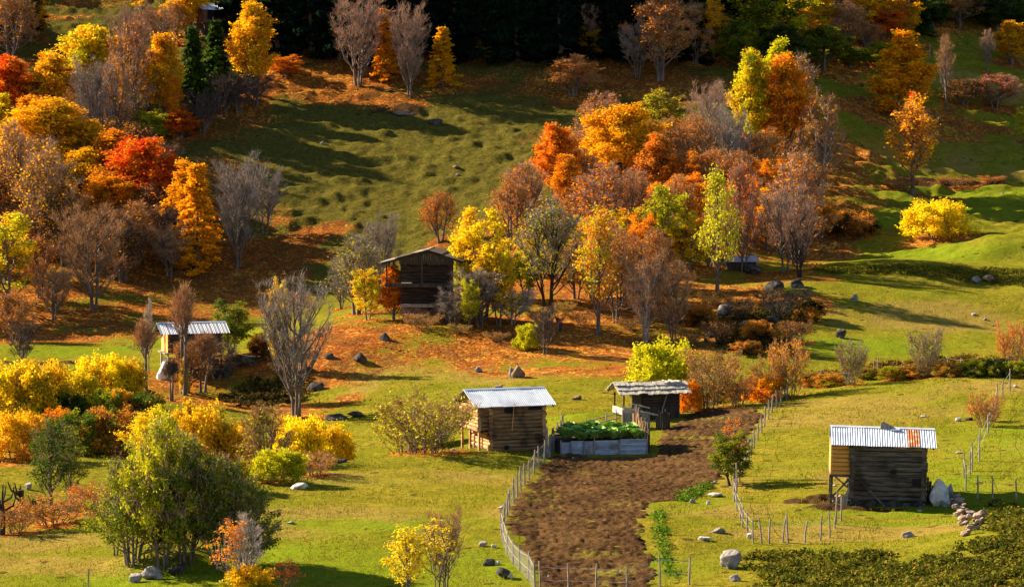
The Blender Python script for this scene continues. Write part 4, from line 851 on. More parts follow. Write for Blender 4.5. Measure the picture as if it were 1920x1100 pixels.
for k in range(6): mb.box(1.0 + k * .2, 1.19 + k * .2, -.5, .6, he + .62, he + .70 + .05 * (k % 2), jit=.03, rng=rngs)
mb.build('ridge_boards', SHING, rf)
# --- tall dark hut on the knoll -----------------------------------------------------
Dh = hut_root('tall_hut', 800, 606, -6, 'tall dark wooden hut with two open galleries on a stone base, on the orange knoll')
Dh.scale = (1.04, 1.04, 1.13); Dh.location.y += 2.2; Dh.location.z = float(H(Dh.location.x, Dh.location.y - 1.5)) - .1
mb = MB(); rs = np.random.default_rng(8)
for r_ in range(6):
    xx = -1.95
    while xx < 1.9:
        wd = rs.uniform(.22, .5); mb.box(xx, xx + wd * .96, -1.85 + rs.uniform(-.06, .05), -1.4, r_ * .2, r_ * .2 + .19, jit=.025, rng=rs); xx += wd
mb.box(-1.9, 1.9, -1.6, 2.0, -1.2, 1.18); mb.build('stone_base', BROWNST, Dh)
crib(Dh, 3.75, 3.7, 1.25, 4.55, .13, DARKX, DARKX, ext=.12)
for zf, x0, x1 in ((1.42, -1.95, 2.35), (2.95, -3.15, 2.4)):
    mb = MB(); mb.box(x0, x1, -2.75, -1.8, zf - .07, zf, jit=.01, rng=rs); mb.box(x0, x1, -2.80, -2.70, zf - .15, zf + .10, jit=.015, rng=rs)
    if zf > 2: mb.box(x0, -1.85, -2.7, 1.9, zf - .07, zf); mb.box(x0 - .05, x0 + .04, -2.75, 2.0, zf - .13, zf + .14)
    mb.build('gallery_floor', GREYW if zf < 2 else DARKW, Dh)
for xx, yy in ((-.15, -2.7), (2.25, -2.7), (-3.05, -2.65), (-3.05, -1.0), (-3.0, 1.8), (-2.2, 1.8)): MB().beam((xx, yy, 2.95), (xx - .02, yy, 5.1 - abs(xx) * .18), .13).build('post', DARKW, Dh)
MB().beam((2.25, -2.7, 1.0), (2.25, -2.7, 3.0), .12).build('post', DARKW, Dh); MB().beam((1.3, -2.75, 1.3), (2.6, -2.8, 1.8), .07).build('brace', GREYW, Dh)
# gable boards towards the viewer and the two roof slopes (ridge runs away from the viewer)
def gz(xx): return 5.55 - (.27 * (xx - .3) if xx > .3 else -.235 * (xx - .3))
mb = MB(); xx = -2.05
while xx < 2.3:
    mb.box(xx, xx + .19, -2.50 + rs.uniform(-.015, .015), -2.46, 4.52 + rs.uniform(-.1, .05), gz(xx + .1) - .06, jit=.008, rng=rs); xx += .2
mb.build('gable', DARKW, Dh)
mb = MB(); mb.beam((-3.5, -2.55, gz(-3.5) - .12), (.3, -2.55, gz(.3) - .12), .1, .14); mb.beam((.3, -2.55, gz(.3) - .12), (3.2, -2.55, gz(3.2) - .12), .1, .14)
for yy in (-1, .5, 2.1): mb.beam((-3.5, yy, gz(-3.5) - .12), (.3, yy, gz(.3) - .12), .1); mb.beam((.3, yy, gz(.3) - .12), (3.2, yy, gz(3.2) - .12), .1)
rf = mb.build('roof', DARKW, Dh)
def slab(xa, xb, dz, ya=-2.95, yb=2.6, th=.05):
    return [(xa, ya, gz(xa) + dz), (xb, ya, gz(xb) + dz), (xb, yb, gz(xb) + dz), (xa, yb, gz(xa) + dz)] + [(xa, ya, gz(xa) + dz - th), (xb, ya, gz(xb) + dz - th), (xb, yb, gz(xb) + dz - th), (xa, yb, gz(xa) + dz - th)]
FB = [(0, 1, 2, 3), (7, 6, 5, 4), (0, 4, 5, 1), (1, 5, 6, 2), (2, 6, 7, 3), (3, 7, 4, 0)]
for xa, xb, dz, m in ((-3.75, -2.2, .0, GREYW), (-2.35, -.9, .05, DARKW), (-1.0, .36, .1, GREYW), (.28, 1.5, .08, DARKW), (1.42, 3.3, .02, DARKW)): MB().add(slab(xa, xb, dz, -2.95 - dz), FB).build('roof_slab', m, rf)
MB().box(-.05, .28, -3.06, -2.6, 5.62, 5.68, jit=.02, rng=rs).build('metal_scrap', METAL, rf)
for k in range(3): MB().box(-1.9 + k * .02, -1.0, -2.6, -2.3, 3.0 + k * .04, 3.03 + k * .04, jit=.01, rng=rs).build('stored_plank', SHING, Dh)
# --- hut with striped metal roof on the left ------------------------------------------
Eh = hut_root('raised_hut', 360, 665, 12, 'raised wooden hut with a striped metal roof and orange side wall behind pollarded trees', Y=237)
x, y, z = at(360, 237); zt = CZ + math.tan(-PITCH - math.atan((600 - 550) / FPX)) * 237      # ridge height read off the photograph
Eh.location = (x, y, z - .1); ht = zt - z - .05; he = ht - .75
crib(Eh, 4.3, 2.6, he - 1.5, he, .12, WOODX, NEWY, ext=.05)
mb = MB()
for k in range(7): mb.box(-2.32, -2.27, -1.3 + k * .37, -1.3 + k * .37 + .36, he - 1.62, he + .05)
mb.build('plank_side', NEWY, Eh); gable_fill(Eh, -2.3, 2.6, he, he + .6, NEWY)
MB().box(-2.6, 2.2, -1.5, 1.4, he - 1.72, he - 1.62).build('floor', GREYW, Eh)
for xx in (-2.3, 0, 2.1):
    for yy in (-1.35, 1.3): MB().beam((xx, yy, -.6), (xx, yy, he - 1.6), .14).build('stilt', SHING if xx < -2 else WOODX, Eh)
STRIPE, N, L, out = new_mat('striped_sheet'); tc = N('ShaderNodeTexCoord'); sx = N('ShaderNodeSeparateXYZ'); L(tc.outputs['Object'], sx.inputs[0])
fr = mth(N, 'FRACT', mth(N, 'MULTIPLY', sx.outputs[0], 3.1)); p = N('ShaderNodeBsdfPrincipled'); p.inputs['Roughness'].default_value = .5; p.inputs['Metallic'].default_value = .2
L(mixc(N, mth(N, 'LESS_THAN', fr, .28), (.66, .68, .74), (.20, .21, .24)), p.inputs['Base Color']); L(p.outputs[0], out.inputs[0])
metal_roof(Eh, -2.95, 2.75, 1.3, .45, he + .12, he + .72, [.25] * 4, [STRIPE] * 4)
mb = MB(); mb.box(-2.2, 2.0, -.9, 1.2, -.5, he - 2.2); mb.build('stone_cellar', DARKST, Eh)
# --- cabin at the top left ----------------------------------------------------------------
Fh = hut_root('cabin', 408, 96, 22, 'brown plank cabin with a pale metal roof among the trees at the top left', Y=366)
x, y, z = at(408, 366); zt = CZ + math.tan(-PITCH + math.atan((550 - 14) / FPX)) * 366; Fh.location = (x, y, z - .3); ht = max(zt - z, 3.2); he = ht - .65
BRP = surf_mat('red_brown_planks', (.10, .055, .04), (.22, .12, .085), 5, (2, 2, .3), .9, .4)
mb = MB(); mb.box(-2.2, 2.2, -1.7, 1.7, -1.5, he - 1.4); mb.build('lower_storey', DARKW, Fh)
mb = MB()
for k in range(20): mb.box(-2.3 + k * .23, -2.3 + k * .23 + .22, -1.82, -1.76, he - 1.6, he, jit=.01, rng=rs)
for k in range(16): mb.box(-2.36, -2.3, -1.8 + k * .23, -1.8 + k * .23 + .22, he - 1.7, he, jit=.01, rng=rs)
mb.box(-2.28, 2.28, -1.74, 1.8, he - 1.5, he); mb.build('plank_wall', BRP, Fh)
MB().box(-1.9, -.5, -1.9, -1.83, he - 1.2, he - .1).build('window_opening', VOID, Fh); gable_fill(Fh, -2.32, 3.6, he, he + .62, BRP)
metal_roof(Fh, -2.7, 2.7, 1.8, .4, he + .1, he + .7, [.25] * 4, [METAL] * 4)
# --- small dark roof behind the knoll ---------------------------------------------------
Gh = hut_root('shed', 1388, 505, 10, 'low dark shed with a grey roof half hidden on the right of the wooded knoll', Y=270)
MB().box(-1.3, 1.3, -1, 1, -.5, .75).build('plank_wall', DARKW, Gh)
mb = MB(); mb.add([(-1.6, -1.3, .72), (1.6, -1.3, .72), (1.6, 0, 1.25), (-1.6, 0, 1.25), (1.6, 1.3, .72), (-1.6, 1.3, .72)], [(0, 1, 2, 3), (3, 2, 4, 5)]); mb.build('roof', METALD, Gh)
# ---------------------------------------------------------------- ploughed field, garden bed, fences, stones, ground cover
from mathutils.geometry import intersect_line_line
def poly_world(pts): return np.array([ground(*p)[:2] for p in pts])
def inside(P, x, y):
    n = len(P); c = np.zeros(x.shape, bool); j = n - 1
    for i in range(n):
        xi, yi = P[i]; xj, yj = P[j]; c ^= ((yi > y) != (yj > y)) & (x < (xj - xi) * (y - yi) / (yj - yi + 1e-12) + xi); j = i
    return c
def pdist(P, x, y):
    best = np.full(x.shape, 1e9)
    for i in range(len(P)):
        a = P[i - 1]; b = P[i]; d = b - a; t = np.clip(((x - a[0]) * d[0] + (y - a[1]) * d[1]) / (d @ d + 1e-9), 0, 1)
        best = np.minimum(best, np.hypot(x - a[0] - t * d[0], y - a[1] - t * d[1]))
    return best
FIELD = poly_world([(1062,850),(1120,856),(1225,858),(1236,812),(1285,778),(1335,766),(1420,766),(1440,778),(1420,818),(1396,862),(1356,905),(1318,928),(1272,942),(1232,945),(1218,975),(1222,1020),(1240,1060),(1240,1125),(1000,1125),(985,1060),(955,1010),(945,975),(965,930),(1000,880),(1035,852)])
def build_field():
    x0, y0 = FIELD.min(0) - .6; x1, y1 = FIELD.max(0) + .6; st = .11
    xs = np.arange(x0, x1, st); ys = np.arange(y0, y1, st * 1.3); X, Y = np.meshgrid(xs, ys); xf, yf = X.ravel(), Y.ravel()
    sd = pdist(FIELD, xf, yf) * np.where(inside(FIELD, xf, yf), 1, -1) + .45 * vnoise(xf, yf, 1.6, 51) + .2 * vnoise(xf, yf, .5, 52)
    rel = smooth(-.1, .7, sd); clod = .09 * np.abs(vnoise(xf, yf, .3, 53)) + .05 * np.maximum(vnoise(xf, yf, .9, 54), 0) + .07 * vnoise(xf, yf, .17, 55) + .03 * np.sin((yf * .95 + xf * .3) * 6)
    Z = H(xf, yf) - .10 + rel * (.13 + clod)
    i = np.arange(len(xf)).reshape(X.shape); F = np.stack([i[:-1, :-1], i[:-1, 1:], i[1:, 1:], i[1:, :-1]], -1).reshape(-1, 4)
    F = F[(sd[F] > -.15).all(1)]
    m, N, L, out = new_mat('ploughed_soil'); tc = N('ShaderNodeTexCoord'); co = tc.outputs['Object']
    c = mixc(N, ramp(N, noise(N, co, 3.2, 5, .7), .35, .65), (.034, .019, .010), (.115, .060, .028)); c = mixc(N, ramp(N, noise(N, co, .35, 3), .4, .65), c, mixc(N, .5, c, (.16, .09, .035)))
    wd = ramp(N, mth(N, 'ADD', noise(N, co, .33, 4, .6), mth(N, 'MULTIPLY', noise(N, co, 3.0, 4, .7), .5)), .80, 1.0)
    c = mixc(N, wd, c, mixc(N, noise(N, co, 5, 3), (.13, .13, .014), (.27, .22, .035)))
    p = N('ShaderNodeBsdfDiffuse'); L(c, p.inputs['Color'])
    b = N('ShaderNodeBump'); b.inputs['Strength'].default_value = 1; b.inputs['Distance'].default_value = .06; L(noise(N, co, 9, 4, .7), b.inputs['Height']); L(b.outputs[0], p.inputs['Normal']); L(p.outputs[0], out.inputs[0])
    tag(obj('ploughed_field', mesh_np('ploughed_field', np.stack([xf, yf, Z], 1), F, m, True)), None, None, kind='structure')
build_field()
# --- fences: each a thing, its posts and wire the parts -----------------------------------
POSTM = surf_mat('fence_wood', (.16, .13, .105), (.40, .34, .28), 6, (2, 2, .4), .9, .4)
def mesh_net_material():
    m, N, L, out = new_mat('wire_net'); tc = N('ShaderNodeTexCoord'); uv = N('ShaderNodeSeparateXYZ'); L(tc.outputs['UV'], uv.inputs[0])
    a = mth(N, 'LESS_THAN', mth(N, 'FRACT', mth(N, 'MULTIPLY', mth(N, 'ADD', uv.outputs[0], uv.outputs[1]), 9)), .13); b = mth(N, 'LESS_THAN', mth(N, 'FRACT', mth(N, 'MULTIPLY', mth(N, 'SUBTRACT', uv.outputs[0], uv.outputs[1]), 9)), .13)
    d = N('ShaderNodeBsdfDiffuse'); d.inputs[0].default_value = (.30, .27, .26, 1); t = N('ShaderNodeBsdfTransparent'); mx = N('ShaderNodeMixShader'); L(mth(N, 'MAXIMUM', a, b), mx.inputs[0]); L(t.outputs[0], mx.inputs[1]); L(d.outputs[0], mx.inputs[2]); L(mx.outputs[0], out.inputs[0]); return m
NET = mesh_net_material(); rf_ = random.Random(5)
def fence(name, pts, label, h=1.15, r=.045, wires=2, net=False, mat=POSTM, lean=.06, wmat=METALD):
    P = [Vector(ground(*p[:2])) for p in pts]; hs = [p[2] if len(p) > 2 else h * rf_.uniform(.88, 1.12) for p in pts]; o = P[0]
    e = empty(name, o, label, 'fence'); tops = []
    for p, hh in zip(P, hs):
        q = p - o; t = q + Vector((rf_.uniform(-lean, lean), rf_.uniform(-lean, lean), hh)); tops.append(t)
        MB().tube([q - Vector((0, 0, .4)), (q + t) / 2 + Vector((rf_.uniform(-.02, .02), 0, 0)), t], [r * 1.15, r, r * .85], 7).build('fence_post', mat, e)
    for k in range(wires):
        f = (k + 1) / (wires + .4); mb = MB()
        for i in range(len(P) - 1):
            a = (P[i] - o).lerp(tops[i], f); b = (P[i + 1] - o).lerp(tops[i + 1], f); mb.tube([a, (a + b) / 2 - Vector((0, 0, .04)), b], .009, 3, caps=False)
        mb.build('wire', wmat, e)
    if net:
        V = []; F = []; UV = []; s = 0
        for i, p in enumerate(P):
            if i: s += (P[i] - P[i - 1]).length
            V += [tuple(p - o), tuple((p - o).lerp(tops[i], .9))]; UV += [(s, 0), (s, hs[i] * .9)]
        for i in range(len(P) - 1): F.append((2 * i, 2 * i + 2, 2 * i + 3, 2 * i + 1))
        me = bpy.data.meshes.new('wire_net'); me.from_pydata(V, [], F); ul = me.uv_layers.new(name='UVMap')
        for l in me.loops: ul.data[l.index].uv = UV[l.vertex_index]
        me.materials.append(NET); obj('wire_net', me, e)
    return e
fence('field_fence', [(1052,826,1.3),(1046,836),(1038,848),(1030,857),(1020,868),(1010,878),(1001,888),(992,899),(984,910),(977,921),(970,932),(963,944),(956,956),(951,970),(945,985),(941,1000),(942,1018),(950,1040),(962,1058),(975,1072),(990,1090),(1003,1108)], 'curved wooden post fence with wire net along the left side of the ploughed field', h=1.25, net=True, wires=2)
fence('picket_fence', [(1050,824,1.5),(1044,830,1.3),(1040,838,1.2),(1034,844,1.3),(1028,852,1.2),(1056,818,1.4)], 'cluster of close-set pale pickets at the upper left corner of the garden bed', h=1.4, r=.05, lean=.15, wires=0)
fence('field_fence', [(1013,1112),(1066,1112),(1118,1112),(1175,1112),(1237,1100),(1292,1096,1.3)], 'row of wooden posts across the near end of the ploughed field at the bottom edge', h=1.35)
MB().tube([Vector(ground(1160, 1080)) - Vector((0, 0, .3)), Vector(ground(1160, 1080)) + Vector((-.05, 0, .55))], .03, 6).build('stake', POSTM)['label'] = 'short thin stake alone in the near end of the ploughed field'
bpy.data.objects['stake']['category'] = 'stake'
fence('field_fence', [(1376,938,1.3),(1381,922,1.6),(1386,905),(1392,893),(1398,880),(1404,866,1.4),(1409,852),(1414,840),(1420,826),(1428,812),(1433,800),(1440,786),(1447,774),(1456,764),(1464,756),(1475,750)], 'wooden post fence running up the right side of the ploughed field', h=1.15, r=.05)
fence('field_fence', [(1376,940,1.2),(1382,958),(1388,975),(1392,990),(1402,1004),(1412,1018,1.2)], 'short leaning post fence below the small green tree', h=1.1)
fence('field_fence', [(1430,1020,1.3),(1442,1018,1.2),(1466,1016,1.3),(1478,1018,1.5),(1508,1018,1.1),(1538,1014,1.3),(1556,1008,1.3),(1563,990,.9),(1567,983,1.8),(1576,978,1.3)], 'crooked leaning post fence in front of the dark right hut', h=1.1, lean=.22, wires=1)
fence('field_fence', [(1476,745,.9),(1505,728,1.1),(1540,722,1.1),(1592,718,.8),(1610,710,1.2),(1637,706,1.3),(1645,704,1.4),(1689,702,.8),(1738,698,1.0),(1777,697,1.3),(1801,697,1.1),(1830,697,1.0),(1862,697,.9),(1890,697,1.1),(1912,697,1.2)], 'long post fence along the crest behind the right meadow', h=1.1, wires=2)
fence('field_fence', [(1893,734,1.5),(1880,748,1.2),(1868,768,1.7),(1862,790,1.4),(1852,815,1.2),(1836,865,1.8),(1822,885,1.6),(1818,893,1.3)], 'post fence climbing the right meadow near the right edge', h=1.3, wires=2)
fence('field_fence', [(1807,896,1.3),(1810,920,1.4),(1833,938,1.3),(1861,936,1.2),(1906,936,1.1),(1940,936,1.1)], 'post fence above the thicket right of the pale pointed boulder', h=1.2, wires=1)
fence('rail_fence', [(1098,812,.9),(1137,808,1.2),(1156,792,.9)], 'short rail fence between the garden bed and the shingle roofed hut', h=1.1, wires=0)
mb = MB(); a = Vector(ground(1100, 806)); b = Vector(ground(1160, 790))
for hz in (.25, .55): mb.beam(a + Vector((0, 0, hz)), b + Vector((0, 0, hz)), .06)
tag(mb.build('rail', POSTM), 'pair of weathered rails between the garden bed and the shingle roofed hut', 'rail')
tg = [ground(165, 1100), ground(285, 1110)]
o = MB().tube([(0, 0, -.4), (.04, 0, .85)], .04, 6).build('stake', POSTM, None, loc=tg[0]); tag(o, 'single thin stake in the grass at the bottom left', 'stake')
for px, py, hh, l in ((147,46,.9,'thin pale stake in the dark meadow at the top left'),(192,48,.9,'second thin stake in the dark meadow at the top left'),(1743,110,1.6,'grey post in the grass right of the tall golden column tree'),(708,405,1.0,'small stake on the steep meadow above the tall dark hut')):
    o = MB().tube([(0, 0, -.3), (.03, 0, hh)], .06, 6).build('stake', POSTM, None, loc=ground(px, py)); tag(o, l, 'stake')
# --- garden bed walled with metal sheets -----------------------------------------------------
BEDP = [ground(1052, 852), ground(1214, 852)]; a = Vector(BEDP[0]); b = Vector(BEDP[1]); ux = (b - a); ux.z = 0; W_ = ux.length; ux.normalize(); ang = math.atan2(ux.y, ux.x); zb = min(a.z, b.z) - .02
bed = empty('garden_bed', (a.x, a.y, zb), 'raised garden bed walled with bluish corrugated sheets, full of green plants', 'garden bed', None, ang); D_ = 3.6; h0 = .92
SOILM = surf_mat('bed_soil', (.03, .018, .01), (.09, .05, .028), 5)
def wall_sheet(x0, x1, h, y=0., tl=0., m=METALD, bow=0.):
    nz = 30; V = []; F = []
    for i in range(nz + 1):
        for xx in (x0, (x0 + x1) / 2, x1):
            z_ = -.12 + (h + .12) * i / nz; V.append((xx, y + .014 * math.sin(2 * math.pi * z_ / .1) + tl * z_ - bow * math.sin(math.pi * (xx - x0) / (x1 - x0)), z_))
    for i in range(nz):
        for j in range(2): k = i * 3 + j; F.append((k, k + 1, k + 4, k + 3))
    n = len(V); V += [(x_, y_ + .01, z_) for x_, y_, z_ in V]; F += [tuple(q + n for q in reversed(f)) for f in F[:]]
    MB().add(V, F).build('metal_sheet', m, bed)
fr_ = [0, .115, .27, .385, .675, 1.0]
for k in range(5): wall_sheet(fr_[k] * W_, fr_[k + 1] * W_ - .02, h0 + (-.04, .03, 0, .02, .08)[k], tl=(.02, .05, -.03, .0, -.05)[k], bow=(.02, .1, .06, .02, .05)[k])
for k, f in enumerate(fr_): MB().beam((f * W_ - .02, -.05, -.3), (f * W_ - .02, -.05, h0 + (.1, .0, .0, .45, .0, .5)[k]), .07).build('post', POSTM, bed)
mb = MB(); mb.box(.05, W_ - .05, .12, D_, -.4, h0 - .06); mb.build('soil', SOILM, bed)
mb = MB(); mb.box(-.05, .0, 0, D_, -.3, h0 - .08); mb.box(0, W_, D_, D_ + .05, -.3, h0 + .05); mb.box(W_, W_ + .06, 0, D_ + .5, -.3, h0 + .1); mb.build('plank_side', DARKW, bed)
# tall screen of boards and stacked sticks at the right end of the bed
scr = empty('board_screen', (b.x + .08, b.y + .3, zb), 'tall dark board screen with sunlit bark edges at the right end of the garden bed', 'screen', None, ang)
mb = MB()
for k in range(12): mb.box(.02, .08, k * .3, k * .3 + .29, -.4, 1.6 + rngh.uniform(-.15, .35) + k * .07, jit=.02, rng=rngh)
mb.build('boards', DARKW, scr); mb = MB()
for k in range(16): yy = k * .22; mb.beam((-.05 + rngh.uniform(-.05, .03), yy, -.2), (-.12 + rngh.uniform(-.15, .1), yy + .1, 1.6 + rngh.uniform(-.2, .5) + k * .05), .07)
mb.build('sticks', surf_mat('orange_bark', (.30, .15, .07), (.55, .34, .18), 5), scr)
pn = Vector(ground(1190, 802)); o = empty('sheet_panel', pn, 'grey metal panel standing before the shingle roofed hut', 'panel', None, ang)
MB().box(-.75, 1.0, 0, .04, -.2, .95, jit=.02, rng=rngh).build('panel', GREYW, o); MB().beam((-.78, -.04, -.3), (-.8, -.04, 1.15), .1).build('post', POSTM, o)
o = empty('board_screen', Vector(ground(1245, 806)), 'dark vertical plank screen at the front left of the shingle roofed hut', 'screen', None, ang)
mb = MB()
for k in range(6): mb.box(-.55 + k * .16, -.55 + k * .16 + .15, 0, .05, -.3, 1.05 + rngh.uniform(-.1, .2), jit=.02, rng=rngh)
mb.build('boards', DARKW, o)
# cabbages
def cabbage_mesh(seed):
    r = np.random.default_rng(seed); V = []; F = []
    for k in range(16):
        az = k * 2.4; tilt = .25 + .07 * k + r.uniform(-.1, .1); L_ = .34 - .008 * k; wd = .15
        d = np.array([math.cos(az), math.sin(az), 0]); s = np.array([-d[1], d[0], 0]); n0 = len(V)
        for i in range(4):
            q = i / 3; rr = L_ * q * math.cos(tilt * (1 - .3 * q)); zz = .05 + L_ * q * math.sin(tilt) + .05 * math.sin(q * 3)
            w_ = wd * (math.sin(math.pi * (.15 + .75 * q)) ** .7)
            V += [d * rr - s * w_ + [0, 0, zz + .03 + r.uniform(-.015, .015)], d * rr + [0, 0, zz], d * rr + s * w_ + [0, 0, zz + .03 + r.uniform(-.015, .015)]]
        for i in range(3):
            for j in range(2): a_ = n0 + i * 3 + j; F.append((a_, a_ + 1, a_ + 4, a_ + 3))
    return mesh_np('leaves', np.array(V), np.array(F), CABM, True)
CABM = surf_mat('cabbage_leaf', (.20, .42, .05), (.44, .60, .13), 5, bump=.2, rough=.6, c3=(.40, .52, .22), sc3=2.5)
cab = [cabbage_mesh(s) for s in range(3)]; rc = random.Random(2)
for i in range(120):
    u = rc.uniform(.3, W_ - .2); v = rc.uniform(.06, 1.2) if i > 84 else rc.uniform(.2, D_ - .15)
    if u < 1.0 and v > 2.6: v -= 1.5
    p = bed.matrix_basis @ Vector((u, v, h0 - .02 + .25 * v / D_ + rc.uniform(0, .14))); s = rc.uniform(1.0, 1.8)
    o = obj('cabbage', cab[i % 3], None, p); o.rotation_euler = (rc.uniform(-.3, .3), rc.uniform(-.3, .3), rc.uniform(0, 6)); o.scale = (s, s, s * 1.1)
    tag(o, 'leafy green cabbage growing in the sheet-walled garden bed', 'cabbage', 'cabbages in the garden bed')
# --- stones -------------------------------------------------------------------------------------
def rock_mesh(seed, sharp=.35):
    """a boulder cut by many random planes, with rough broken faces"""
    r = np.random.default_rng(seed + 40); n, m_ = 26, 36; K_ = 13
    th = np.linspace(0, np.pi, n + 1)[:, None]; ph = np.linspace(0, 2 * np.pi, m_, endpoint=False)[None]
    D = np.stack([np.sin(th) * np.cos(ph), np.sin(th) * np.sin(ph), np.cos(th) + 0 * ph], -1).reshape(-1, 3)
    N_ = nrm(r.normal(size=(K_, 3))); N_[:, 2] = N_[:, 2] * .8 + .15; N_ = nrm(N_); of = r.uniform(.42, .85, K_); c = D @ N_.T
    rad = np.minimum(1.0, np.where(c > .15, of / np.maximum(c, .15), 9).min(1)); V = D * rad[:, None]
    for s_, a_ in ((.55, .07), (.22, .045), (.1, .02)):
        q = V / s_; V = V + D * (a_ * (vnoise(q[:, 0] + q[:, 2] * .7, q[:, 1] - q[:, 2] * .6, 1, seed) + .5 * vnoise(q[:, 0] - q[:, 2], q[:, 1] * .8, 1, seed + 9)))[:, None]
    i = np.arange((n + 1) * m_).reshape(n + 1, m_); j = np.roll(i, -1, 1); F = np.stack([i[:-1], i[1:], j[1:], j[:-1]], -1).reshape(-1, 4)
    return V / np.abs(V).max(0), F
ROCKS = [(r_[0], r_[1]) for r_ in (rock_mesh(s) for s in range(8))]; _rk = [0]
def rock(px, py, wpx, hpx, mat, label, Y=None, name='boulder', lean=0, deep=.8, rz=None, sharp=0):
    _rk[0] += 1; rr = random.Random(_rk[0]); x, y, z = ground(px, py) if Y is None else at(px, Y); k = y / FPX
    V, F = ROCKS[_rk[0] % 8]; V = V.copy()
    if sharp: V[:, :2] *= (1 - sharp * np.clip(V[:, 2:3], 0, 1)); V[:, 0] += lean * np.clip(V[:, 2], 0, 1)
    hz = hpx * k; V = V * np.array([wpx * k * .56, wpx * k * .5 * deep, hz * .62]); V[:, 2] += hz * .36
    o = obj(name, mesh_np(name, V, F, mat, False), None, (x, y + wpx * k * .2, z)); o.rotation_euler[2] = rz if rz is not None else rr.uniform(-.5, .5)
    return tag(o, label, name if name != 'boulder' else 'boulder')
